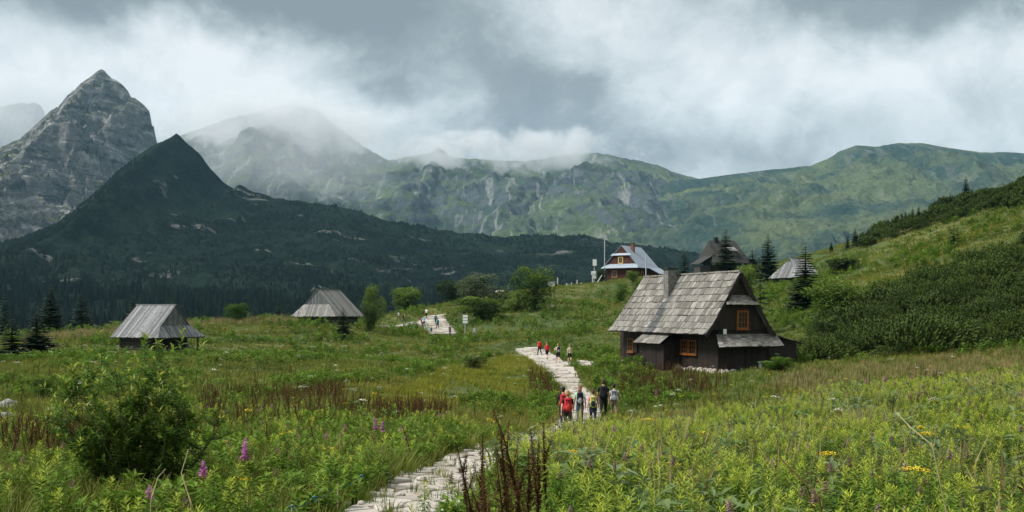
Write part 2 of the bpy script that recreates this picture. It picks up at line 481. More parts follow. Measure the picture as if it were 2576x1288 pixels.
# ------------------------------------------------------------------ mountains
def rock_common(t, b, grass, dark, rock, scree, bias, streak=1.0, hi=1.0, strata=False, zlo=-300, zhi=-200, low=None):
    p = pos(t)
    g = t.new('ShaderNodeNewGeometry')
    sp = t.new('ShaderNodeSeparateXYZ'); t.l.new(p, sp.inputs[0])
    sn = t.new('ShaderNodeSeparateXYZ'); t.l.new(g.outputs['Normal'], sn.inputs[0])
    big = t.noise(p, .0035, 6, .62, .5)
    mid = t.noise(p, .013, 7, .66, .6)
    fine = t.noise(p, .06, 6, .7, .3)
    strk = t.noise(t.scale(p, (.022, .0022, .004)), 1.0, 5, .6, 1.6)
    steep = t.ramp(sn.outputs[2], .45, .85, 1, 0)
    f = t.math('ADD', t.math('MULTIPLY', mid, .9), t.math('MULTIPLY', big, .5))
    f = t.math('ADD', f, t.math('MULTIPLY', steep, .42))
    f = t.math('ADD', f, bias)
    if zlo > -150: f = t.math('ADD', f, t.ramp(t.math('ADD', sp.outputs[2], t.math('MULTIPLY', big, 160)), zlo, zhi, -.16, .22))
    c = t.mix(t.ramp(big, .38, .62), (*grass, 1), (*dark, 1))
    c = t.mix(t.ramp(f, .78, 1.02), c, (*rock, 1))
    c = t.mix(t.math('MULTIPLY', t.ramp(strk, .55, .65), .8 * streak), c, (*scree, 1))
    if low: c = t.mix(t.ramp(t.math('ADD', sp.outputs[2], t.math('MULTIPLY', mid, 420)), low, low - 90, 0, .85), c, (*dark, 1))
    if strata:
        lay = t.noise(t.scale(t.vmath('ADD', p, t.vmath('MULTIPLY', t.noise(p, .006, 4, .6, 0, 1), (90, 90, 90))), (.006, .006, .055), (0, 0, 3)), 1.0, 5, .65, .3)
        c = t.mix(t.ramp(lay, .53, .63, 0, .85), c, (.38, .37, .35, 1))
        c = t.mix(t.ramp(lay, .47, .38, 0, .85), c, (.042, .050, .046, 1))
    c = t.mix(1.0, c, t.new_rgb(t.ramp(fine, .25, .75, .72, 1.30)), 'MULTIPLY')
    t.put(b.inputs['Base Color'], c)
    b.inputs['Roughness'].default_value = .95
    b.inputs['Specular IOR Level'].default_value = .1
    hgt = t.math('ADD', t.math('MULTIPLY', mid, 1.0), t.math('MULTIPLY', fine, .4))
    bump(t, b, hgt, .9 * hi, 30.0)
M_peak = mat('rock_peak', lambda t, b: rock_common(t, b, (.090, .095, .045), (.045, .055, .045), (.17, .165, .155), (.34, .33, .31), .06, hi=1.3, strata=True))
M_massif = mat('rock_massif', lambda t, b: rock_common(t, b, (.090, .120, .060), (.045, .068, .062), (.080, .095, .102), (.22, .23, .21), -.08, zlo=120, zhi=420))  # rock leans blue, part of the distance haze put into its base colour
M_green = mat('grassy_range', lambda t, b: rock_common(t, b, (.100, .125, .060), (.030, .056, .048), (.085, .10, .085), (.22, .22, .18), -.30, streak=.35, zlo=-200, zhi=-100, low=400))
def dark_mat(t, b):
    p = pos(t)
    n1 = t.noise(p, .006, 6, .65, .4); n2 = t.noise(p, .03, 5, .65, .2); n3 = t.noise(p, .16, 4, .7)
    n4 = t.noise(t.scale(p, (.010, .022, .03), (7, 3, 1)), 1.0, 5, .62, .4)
    c = t.mix(t.ramp(n1, .4, .62), (.004, .009, .006, 1), (.010, .019, .010, 1))  # pine greens darkened below their own tone, standing in for a cloud's shadow
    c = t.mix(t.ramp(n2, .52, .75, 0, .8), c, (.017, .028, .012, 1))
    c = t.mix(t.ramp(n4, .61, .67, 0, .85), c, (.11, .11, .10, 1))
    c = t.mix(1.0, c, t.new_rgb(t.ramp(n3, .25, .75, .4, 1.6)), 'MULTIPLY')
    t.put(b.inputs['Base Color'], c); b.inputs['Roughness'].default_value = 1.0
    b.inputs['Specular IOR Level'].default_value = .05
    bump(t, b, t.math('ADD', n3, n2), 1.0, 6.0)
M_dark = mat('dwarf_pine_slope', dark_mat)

def mountain(name, sil, D, run, back, zb, power, seed, m, amp, lam, nx, ny, jag=6.0, wob=60., ruf=10.):
    sil = sorted(sil); sp = np.array([s[0] for s in sil], float); sr = np.array([s[1] for s in sil], float)
    x0 = (sp[0] - CX) / F * D; x1 = (sp[-1] - CX) / F * D
    xs = np.linspace(x0, x1, nx); ys = np.concatenate([np.linspace(D - run, D + 120, ny), np.linspace(D + 160, D + back, 12)])
    X, Y = np.meshgrid(xs, ys)
    yc = D + wob * fbm(X / 420, X * 0 + seed, 3, seed)
    px = CX + X / yc * F
    zc = (HZ - np.interp(px, sp, sr)) / F * yc
    zc = zc + jag * fbm(X / 45, X * 0 + 2.3, 4, seed + 3, .6)
    t = (Y - (yc - run)) / run
    tf = np.clip(t, 0, 1)
    zf = zb + (zc - zb) * tf ** power
    env = np.clip(4.2 * tf * (1 - tf), 0, 1) ** .8
    wx = X + 70 * fbm(X / 300, Y / 300, 3, seed + 20); wy = Y + 70 * fbm(X / 300 + 9, Y / 300, 3, seed + 25)
    spur = ridged(wx / lam, wy / (lam * 2.8), 5, seed + 7, .52)
    rough = fbm(wx / 75, wy / 75, 6, seed + 11, .6)
    hgt = np.maximum(zc - zb, 40)
    z = zf + env * hgt * amp * (spur - .25) + env * rough * ruf
    # spurs in front stay below the sight line to the crest
    cap = (HZ - np.interp(CX + X / Y * F, sp, sr)) / F * Y - (1 - tf) * (30 + .06 * hgt) - 2.0 * (tf < .985)
    z = np.minimum(z, cap) - .15 * np.maximum(z - cap, 0)
    # gullies and ledges cut back into the face
    e2 = np.clip((1 - tf) * 9, 0, 1) * np.clip(tf * 4, 0, 1)
    z = z - e2 * ruf * (2.6 * np.abs(fbm(wx / 95, wy / 170, 5, seed + 41, .58)) + 1.6 * np.maximum(0, -ridged(wx / (lam * .45), wy / lam, 4, seed + 51)))
    tb = np.clip((Y - yc) / back, 0, 1)
    z = np.where(Y > yc, zc - (zc - zb) * tb ** .75, z)
    o = grid_mesh(name, X, Y, z, [m]); o['kind'] = 'structure'
    return o
# far left wall of rock, its top in the cloud
mountain('mountain', [(-420, 300), (-200, 275), (-60, 278), (30, 262), (75, 255), (100, 262), (118, 290), (150, 340), (230, 420), (330, 520)], 5000, 900, 600, 20, 1.4, 3, M_massif, .22, 260, 240, 150, jag=22.)
# the pointed rocky peak
mountain('mountain', [(-520, 560), (-330, 470), (-160, 420), (-60, 395), (0, 372), (40, 352), (72, 330), (100, 303), (128, 277), (146, 269), (165, 241), (186, 224), (200, 211), (226, 194), (244, 179), (257, 171),
                      (268, 181), (290, 199), (311, 215), (331, 240), (355, 257), (377, 279), (385, 300), (384, 322), (391, 348), (405, 380), (430, 420), (480, 480), (560, 560), (700, 640)],
         3000, 1500, 700, 40, 1.25, 12, M_peak, .22, 200, 380, 320, jag=7, wob=40, ruf=24.)
# the cloud-capped massif and the long ridge
mountain('mountain', [(250, 420), (360, 370), (430, 345), (500, 325), (560, 302), (610, 290), (660, 279), (700, 268), (733, 262), (765, 268), (790, 274), (828, 300), (852, 322), (886, 345), (920, 369),
                      (950, 388), (976, 403), (1010, 396), (1050, 390), (1078, 384), (1104, 369), (1114, 377), (1140, 396), (1200, 398), (1260, 404), (1330, 404), (1400, 392), (1470, 382), (1520, 386), (1560, 395),
                      (1600, 402), (1650, 413), (1700, 434), (1750, 447), (1800, 466), (1850, 500), (1890, 540), (1960, 590), (2060, 640)],
         4200, 2100, 700, 90, 1.35, 31, M_massif, .17, 380, 480, 240, jag=6, wob=70, ruf=9.)
# the rounded grassy range
mountain('mountain', [(1500, 560), (1620, 480), (1700, 455), (1775, 447), (1850, 437), (1950, 425), (2040, 415), (2080, 400), (2112, 379), (2150, 365), (2205, 368), (2262, 359), (2322, 360), (2390, 372), (2470, 383),
                      (2530, 382), (2600, 386), (2760, 400), (2950, 430), (3200, 500)],
         3700, 1900, 800, 60, 1.15, 47, M_green, .13, 330, 420, 190, jag=2.5, wob=50)
# the dark hill under dwarf pine, in front of them
DH = dict(D=1750., run=1380., zb=-42., power=1.75, seed=71)
DSIL = [(-900, 800), (-500, 730), (-200, 670), (0, 612), (60, 598), (140, 566), (200, 520), (250, 478), (300, 430), (345, 392), (385, 364), (412, 355), (430, 345), (440, 338), (447, 332), (456, 342), (470, 357), (490, 374), (505, 390), (530, 425), (560, 455), (590, 476), (600, 462), (640, 482), (700, 496), (760, 505),
        (830, 515), (900, 530), (960, 550), (1050, 566), (1150, 580), (1220, 591), (1300, 592), (1400, 590), (1470, 590), (1550, 606), (1650, 622), (1760, 634), (1900, 650), (2100, 690), (2400, 740)]
def dark_hill(x, y):
    sp = np.array([s[0] for s in DSIL], float); sr = np.array([s[1] for s in DSIL], float)
    yc = DH['D'] + 40 * fbm(x / 300, x * 0 + 4, 2, 71)
    px = CX + x / yc * F
    zc = (HZ - np.interp(px, sp, sr)) / F * yc + 3.2 * fbm(x / 26, x * 0 + 1.3, 5, 74, .6)
    t = np.clip((y - (yc - DH['run'])) / DH['run'], 0, 1)
    hgt = zc - DH['zb']
    env = np.clip(4 * t * (1 - t), 0, 1)
    z = DH['zb'] + hgt * (.36 * t + .64 * t ** 2.4)
    z = z + env * (hgt * .14 * (ridged(x / 190 + .3 * fbm(x / 150, y / 150, 2, 5), y / 420, 4, 77) - .3) + 5 * fbm(x / 45, y / 45, 4, 79, .55))
    cap = (HZ - np.interp(CX + x / np.maximum(y, 300) * F, sp, sr)) / F * y - (1 - t) * (15 + .05 * hgt)
    z = np.minimum(z, np.maximum(cap, DH['zb']))
    tb = np.clip((y - yc) / 500, 0, 1)
    return np.where(y > yc, zc - hgt * tb ** .8, z)
_xs = np.linspace((-900 - CX) / F * 1750, (2400 - CX) / F * 1750, 460)
_ys = np.concatenate([np.linspace(372, 1800, 330), np.linspace(1815, 2240, 10)])
DX, DY = np.meshgrid(_xs, _ys)
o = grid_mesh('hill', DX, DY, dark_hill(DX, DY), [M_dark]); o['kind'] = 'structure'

# ------------------------------------------------------------------ air and cloud
def volume_box(name, lo, hi, m):
    b = MB(); c = [(lo[i] + hi[i]) / 2 for i in range(3)]; h = [(hi[i] - lo[i]) / 2 for i in range(3)]
    b.box(c, (h[0], 0, 0), (0, h[1], 0), (0, 0, h[2]))
    return b.build(name, m)
mh = bpy.data.materials.new('air'); mh.use_nodes = True
t = NT(mh.node_tree); t.n.clear()
o_ = t.new('ShaderNodeOutputMaterial'); pv = t.new('ShaderNodeVolumePrincipled')
pv.inputs['Color'].default_value = (.38, .74, 1.0, 1); pv.inputs['Density'].default_value = 3.9e-5; pv.inputs['Anisotropy'].default_value = 0.0
t.l.new(pv.outputs[0], o_.inputs['Volume'])
hz_o = volume_box('haze', (-6000, -200, -60), (6000, 6000, 1030), mh)
tag(hz_o, 'thin blue mountain air veiling the distant ranges', 'haze', kind='stuff')

def cloud(name, c, r, dens, sc, thr, seed, label, rot=0.0, gain=2.8, tone=(.97, .985, 1, 1)):
    m = bpy.data.materials.new(name); m.use_nodes = True
    t = NT(m.node_tree); t.n.clear()
    o_ = t.new('ShaderNodeOutputMaterial'); pv = t.new('ShaderNodeVolumePrincipled')
    tcn = t.new('ShaderNodeTexCoord').outputs['Object']
    p = pos(t)
    n = t.noise(t.scale(p, (1, 1, 1.25), (seed * 37., seed * 11., 0)), sc, 5, .6, .5)
    d2 = t.vmath('DOT_PRODUCT', tcn, tcn)
    fall = t.ramp(d2, .10, 1.0, 0.30, -0.70)
    sz = t.new('ShaderNodeSeparateXYZ'); t.l.new(tcn, sz.inputs[0])
    fall = t.math('ADD', fall, t.ramp(sz.outputs[2], -1.0, .5, -.22, .16, False))
    n = t.math('MULTIPLY_ADD', t.math('SUBTRACT', n, .5), gain, .5)
    q = t.math('ADD', n, fall)
    q = t.ramp(q, thr, thr + .55, 0, dens)
    t.put(pv.inputs['Density'], q)
    pv.inputs['Color'].default_value = tone; pv.inputs['Anisotropy'].default_value = .2
    t.l.new(pv.outputs[0], o_.inputs['Volume'])
    b = MB(); b.ellipsoid((0, 0, 0), (1, 1, 1), 20, 12)
    o = b.build(name, m); o.location = c; o.scale = r; o.rotation_euler = (0, rot, 0)
    return tag(o, label, 'cloud', kind='stuff')
cloud('cloud', at(680, 322, 3700), (720, 280, 180), .0085, .0064, .46, 1, 'white cloud wreathing the summit of the middle massif', gain=3.4)
cloud('cloud', at(1270, 385, 3750), (640, 260, 120), .0085, .0078, .50, 2, 'white cloud spilling over the ridge right of the massif', gain=3.6)
cloud('cloud', at(-10, 300, 3950), (460, 260, 260), .0045, .0060, .20, 3, 'pale cloud over the rock wall at the left edge', gain=2.2)
cloud('cloud', at(720, 400, 3050), (560, 240, 230), .0016, .0050, .22, 4, 'thin mist hanging before the middle massif', gain=2.4)

# ------------------------------------------------------------------ the stone paths
def dirt_mat(t, b):
    p = pos(t); n = t.noise(p, 3.0, 5, .65); n2 = t.noise(p, 14.0, 4, .7)
    c = t.mix(t.ramp(n, .35, .65), (.20, .165, .125, 1), (.34, .31, .27, 1))
    c = t.mix(t.ramp(n2, .55, .75), c, (.11, .09, .06, 1))
    t.put(b.inputs['Base Color'], c); b.inputs['Roughness'].default_value = .95
    bump(t, b, n2, .7, .03)
M_dirt = mat('trodden_earth', dirt_mat)
def stone_mat(t, b):
    p = pos(t); r = rnd(t); n = t.noise(p, 2.6, 6, .65); n2 = t.noise(p, 22, 4, .7)
    c = t.mix(r, (.34, .305, .26, 1), (.50, .46, .41, 1))
    c = t.mix(t.ramp(n, .48, .70, 0, .8), c, (.27, .205, .15, 1))
    c = t.mix(t.ramp(t.noise(p, .9, 3, .6), .58, .74, 0, .45), c, (.14, .125, .085, 1))
    c = t.mix(t.ramp(n2, .55, .8, 0, .6), c, (.17, .155, .13, 1))
    t.put(b.inputs['Base Color'], c); b.inputs['Roughness'].default_value = .85
    bump(t, b, t.math('ADD', n, t.math('MULTIPLY', n2, .4)), .7, .03)
M_stone = mat('path_stone', stone_mat)
def path_strip(pts, name):
    R = refine(pts, .45); n = len(R)
    T = np.gradient(R[:, :2], axis=0); T /= np.linalg.norm(T, axis=1)[:, None]
    N = np.stack([T[:, 1], -T[:, 0]], 1)
    ws = np.array([-1, -.8, -.4, 0, .4, .8, 1.0])
    jl = 1 + .14 * fbm(np.arange(n) * .23, np.zeros(n), 3, 40); jr = 1 + .14 * fbm(np.arange(n) * .23, np.zeros(n) + 5, 3, 44)
    X = np.zeros((n, 7)); Y = np.zeros((n, 7))
    for k, w in enumerate(ws):
        s = w * (jl if w < 0 else jr) * R[:, 2]
        X[:, k] = R[:, 0] + N[:, 0] * s; Y[:, k] = R[:, 1] + N[:, 1] * s
    Z = H(X, Y) + np.where(np.abs(ws) == 1, -.05, .035 + .0007 * 0)[None, :] + .0005 * np.clip(Y - 20, 0, 200)
    o = grid_mesh(name, X, Y, Z, [M_dirt]); o['kind'] = 'structure'
    return o, R, N, T
def clip_half(poly, a, b, c):
    out = []
    for i in range(len(poly)):
        p, q = poly[i], poly[(i + 1) % len(poly)]
        dp = a * p[0] + b * p[1] - c; dq = a * q[0] + b * q[1] - c
        if dp <= 0: out.append(p)
        if (dp < 0) != (dq < 0) and abs(dp - dq) > 1e-12:
            t_ = dp / (dp - dq); out.append((p[0] + (q[0] - p[0]) * t_, p[1] + (q[1] - p[1]) * t_))
    return out
def stones(parent, R, N, cell, s0, s1, gap, rnd_, hgt=.05):
    """irregular slabs: the cells round jittered seeds laid along the path, each shrunk to leave a joint"""
    seeds = []
    L = len(R) * .45
    s = s0
    while s < s1:
        i = min(int(s / .45), len(R) - 1); hw = R[i, 2] * .93
        nacross = max(2, int(round(2 * hw / cell[0])))
        for k in range(nacross):
            u = (-hw + 2 * hw * (k + .5) / nacross) + rnd_.uniform(-.33, .33) * cell[0]
            seeds.append((s + rnd_.uniform(-.4, .4) * cell[1], u, hw))
        s += cell[1]
    cnt = 0
    for i, (a, u, hw) in enumerate(seeds):
        poly = [(a - 1.2 * cell[1], -hw * rnd_.uniform(.94, 1.06)), (a + 1.2 * cell[1], -hw), (a + 1.2 * cell[1], hw * rnd_.uniform(.94, 1.06)), (a - 1.2 * cell[1], hw)]
        for j, (a2, u2, _) in enumerate(seeds):
            if i == j or abs(a2 - a) > 2.6 * cell[1]: continue
            dx, dy = a2 - a, u2 - u; dl = math.hypot(dx, dy)
            if dl < 1e-6: continue
            dx /= dl; dy /= dl
            poly = clip_half(poly, dx, dy, dx * a + dy * u + dl / 2 - gap * rnd_.uniform(.3, 1.3))
            if len(poly) < 3: break
        if len(poly) < 3: continue
        ca = sum(p[0] for p in poly) / len(poly); cu = sum(p[1] for p in poly) / len(poly)
        ar = abs(sum(poly[k][0] * poly[(k + 1) % len(poly)][1] - poly[(k + 1) % len(poly)][0] * poly[k][1] for k in range(len(poly)))) / 2
        if ar < .02: continue
        # cut the corners
        rp = []
        for k in range(len(poly)):
            p, q = poly[k], poly[(k + 1) % len(poly)]
            rp += [(p[0] * .88 + q[0] * .12 + rnd_.uniform(-.02, .02), p[1] * .88 + q[1] * .12 + rnd_.uniform(-.02, .02)), (p[0] * .12 + q[0] * .88, p[1] * .12 + q[1] * .88)]
        def W3(p, dz, k=1.0):
            sa, su = ca + (p[0] - ca) * k, cu + (p[1] - cu) * k
            f = min(max(sa / .45, 0), len(R) - 1.001); i0 = int(f); fr = f - i0
            x = R[i0, 0] * (1 - fr) + R[i0 + 1, 0] * fr + N[i0, 0] * su; y = R[i0, 1] * (1 - fr) + R[i0 + 1, 1] * fr + N[i0, 1] * su
            return x, y, dz
        h = hgt * rnd_.uniform(.5, 1.3); tx, ty = rnd_.uniform(-.05, .05), rnd_.uniform(-.05, .05)
        rings = [[W3(p, -.06) for p in rp], [W3(p, h * .6) for p in rp], [W3(p, h, .93) for p in rp]]
        pts = np.array(rings).reshape(-1, 3)
        zz = H(pts[:, 0], pts[:, 1]); zc_ = zz.mean(); cx_, cy_ = pts[:, 0].mean(), pts[:, 1].mean()
        z_ = zc_ + .6 * (zz - zc_) + pts[:, 2] + .035 + .0005 * max(cy_ - 20, 0) + tx * (pts[:, 0] - cx_) + ty * (pts[:, 1] - cy_)
        b = MB(); m_ = len(rp)
        for q in range(len(pts)): b.vert((pts[q, 0] - cx_, pts[q, 1] - cy_, z_[q] - zc_))
        for lv in (0, 1):
            for k in range(m_): b.face((lv * m_ + k, lv * m_ + (k + 1) % m_, (lv + 1) * m_ + (k + 1) % m_, (lv + 1) * m_ + k))
        b.face([2 * m_ + k for k in range(m_)])
        so = b.build('stone', M_stone, parent); so.location = (cx_, cy_, zc_); cnt += 1
    return cnt
_r = random.Random(5)
pa, RA, NA, TA = path_strip(PATH_A, 'path')
stones(pa, RA, NA, (.40, .50), 3.2, 15.5, .045, _r)
_sA = len(RA) * .45
stones(pa, RA, NA, (.72, 1.4), 30.0, min(_sA, 112.0), .05, _r, .06)
pb, RB, NB, TB = path_strip(PATH_B, 'path')
stones(pb, RB, NB, (1.5, 2.2), .5, len(RB) * .45, .10, _r, .06)
pc_, RC, NC, TC = path_strip(PATH_C, 'path')
stones(pc_, RC, NC, (1.5, 2.4), .5, len(RC) * .45, .10, _r, .06)
pd_, RD, ND, TD = path_strip(PATH_D, 'path')
stones(pd_, RD, ND, (.8, 1.2), .3, len(RD) * .45, .12, _r, .05)

# ================================================================== BUILDINGS
def wood_mat(name, c1, c2, c3, rough=.85, moss=None, streak=None):
    """weathered board: every board its own tone, grain along it, knots and streaks"""
    def bld(t, b):
        r = rnd(t); p = t.new('ShaderNodeTexCoord').outputs['Generated']; q = pos(t)
        off = t.vmath('MULTIPLY', t.new_rgb(r), (31., 17., 7.))
        g = t.noise(t.vmath('ADD', q, off), 2.4, 5, .65, .2)
        g2 = t.noise(t.vmath('ADD', q, off), 9.0, 4, .7)
        c = t.mix(r, (*c1, 1), (*c2, 1))
        c = t.mix(t.ramp(g, .48, .72, 0, .8), c, (*c3, 1))
        c = t.mix(1.0, c, t.new_rgb(t.ramp(g2, .25, .75, .75, 1.22)), 'MULTIPLY')
        if streak:
            u = t.vmath('DOT_PRODUCT', q, streak); sz_ = t.new('ShaderNodeSeparateXYZ'); t.l.new(q, sz_.inputs[0])
            cb = t.new('ShaderNodeCombineXYZ'); t.put(cb.inputs[0], t.math('MULTIPLY', u, 9.0)); t.put(cb.inputs[1], t.math('MULTIPLY', sz_.outputs[2], .8)); t.put(cb.inputs[2], t.math('MULTIPLY', r, 40.0))
            k_ = t.noise(cb.outputs[0], 1.0, 3, .6)
            c = t.mix(1.0, c, t.new_rgb(t.ramp(k_, .3, .7, .52, 1.45)), 'MULTIPLY')
        if moss:
            c = t.mix(t.ramp(t.noise(q, .55, 4, .6), .58, .74, 0, .6), c, (*moss, 1))
        t.put(b.inputs['Base Color'], c); b.inputs['Roughness'].default_value = rough
        bump(t, b, g2, .4, .01)
    return mat(name, bld)
M_shingle = wood_mat('grey_shingle', (.125, .116, .10), (.265, .25, .222), (.11, .10, .088), moss=(.16, .15, .11), streak=(-.380, .925, 0))
M_stained = wood_mat('sooty_shingle', (.065, .07, .07), (.11, .115, .115), (.05, .055, .05))
M_plank = wood_mat('silver_plank', (.11, .112, .115), (.29, .29, .29), (.075, .075, .075))
M_plank2 = wood_mat('silver_plank_warm', (.13, .127, .115), (.29, .28, .26), (.09, .087, .077), moss=(.20, .20, .17))
M_gableboard = wood_mat('grey_gable_board', (.09, .10, .10), (.19, .20, .20), (.06, .065, .065))
M_tar = wood_mat('tarred_board', (.013, .010, .009), (.030, .021, .017), (.045, .030, .022), rough=.7)
M_log = wood_mat('old_log', (.05, .045, .04), (.10, .09, .08), (.03, .027, .024))
M_orange = plain('orange_frame', (.22, .078, .016), .6, .2, 8)
M_dkglass = mat('window_glass', lambda t, b: (t.put(b.inputs['Base Color'], (.012, .014, .016, 1)), setattr(b.inputs['Roughness'], 'default_value', .12), setattr(b.inputs['Specular IOR Level'], 'default_value', .5)))
M_mason = plain('chimney_render', (.17, .165, .15), .9, .28, 5)
M_cap = plain('chimney_cap', (.03, .03, .03), .7, .2, 6)
M_found = plain('foundation_stone', (.40, .36, .31), .9, .3, 3)
M_metal = plain('tin_roof', (.30, .345, .40), .45, .10, 1.5)
M_redwood = wood_mat('red_brown_board', (.060, .022, .014), (.10, .036, .022), (.04, .016, .011))
M_paleframe = plain('pale_frame', (.50, .33, .12), .7, .15, 6)
M_redframe = plain('reddish_shutter', (.34, .15, .08), .7, .15, 6)
M_brick = plain('brick_red', (.17, .075, .05), .85, .25, 6)
M_white = plain('white_paint', (.78, .80, .80), .6, .05, 6)
M_darkshingle = wood_mat('dark_shingle', (.030, .030, .028), (.06, .058, .052), (.02, .02, .018), moss=(.05, .055, .03))

def planks(parent, name, O, ex, ey, poly, w, th, m, rnd_, lift=.0, gap=.006, jit=.25, ends=0.0, pick=None, origin=None):
    """cut a flat polygon into boards that run along ey, each a thin solid standing proud by its own amount"""
    O = Vector(O); ex = Vector(ex).normalized(); ey = Vector(ey).normalized(); n = ex.cross(ey)
    org = origin if origin is not None else parent.matrix_world.translation if False else Vector(parent.location) if parent.parent is None else Vector(parent.parent.location)
    u0 = min(p[0] for p in poly); u1 = max(p[0] for p in poly)
    u = u0; out = []
    while u < u1 - 1e-3:
        ww = w * rnd_.uniform(1 - jit, 1 + jit); v = min(u + ww, u1)
        if u1 - v < w * .4: v = u1
        s = clip_half(poly, 1, 0, v - gap); s = clip_half(s, -1, 0, -(u + gap)) if len(s) > 2 else s
        u = v
        if len(s) < 3: continue
        if ends:
            vm = min(p[1] for p in s); dj = rnd_.uniform(-ends, ends)
            s = [(p[0], p[1] + dj) if p[1] - vm < 1e-4 else p for p in s]
        k = rnd_.uniform(0, th * .5) + lift
        c = O + ex * (sum(p[0] for p in s) / len(s)) + ey * (sum(p[1] for p in s) / len(s)) + n * k
        b = MB()
        lo = [O + ex * p[0] + ey * p[1] + n * (k - th) - c for p in s]; hi = [O + ex * p[0] + ey * p[1] + n * k - c for p in s]
        b.prism(lo, hi)
        mm = m if pick is None else pick(sum(p[0] for p in s) / len(s), sum(p[1] for p in s) / len(s), m)
        o = b.build(name, mm, parent); o.location = c - org
        out.append(o)
    return out
def slab(parent, name, pts, th, m, org):
    pts = [Vector(p) for p in pts]; n = (pts[1] - pts[0]).cross(pts[2] - pts[0]).normalized()
    b = MB(); b.prism([p - n * th - org for p in pts], [p - org for p in pts])
    return b.build(name, m, parent)
def window(parent, c, ex, ez, w, h, fm, org, cols=3, rows=3, out=None, depth=.08, fw=.09, frame_name='window', sub=True):
    """frame, glass and glazing bars; c is the centre on the wall face"""
    c = Vector(c) - org; ex = Vector(ex).normalized(); ez = Vector(ez); n = Vector(out).normalized()
    b = MB()
    for sgn in (-1, 1):
        b.box(c + ex * sgn * (w / 2 - fw / 2) + n * depth * .5, ex * fw / 2, n * depth * .5, ez * h / 2)
        b.box(c + ez * sgn * (h / 2 - fw / 2) + n * depth * .5, ex * (w / 2 - fw), n * depth * .48, ez * fw / 2)
    f = b.build(frame_name, fm, parent)
    if parent.parent is not None: pass
    b = MB(); b.box(c + n * .02, ex * (w / 2 - fw), n * .012, ez * (h / 2 - fw)); b.build('pane', M_dkglass, f)
    b = MB(); iw = w - 2 * fw; ih = h - 2 * fw
    for i in range(1, cols): b.box(c + ex * (-iw / 2 + iw * i / cols) + n * .045, ex * .016, n * .012, ez * ih / 2)
    for j in range(1, rows): b.box(c + ez * (-ih / 2 + ih * j / rows) + n * .045, ex * iw / 2, n * .010, ez * .016)
    b.build('glazing_bar', fm, f)
    b = MB(); b.box(c - ez * (h / 2 + .03) + n * .07, ex * (w / 2 + .06), n * .07, ez * .03); b.build('sill', fm, f)
    return f

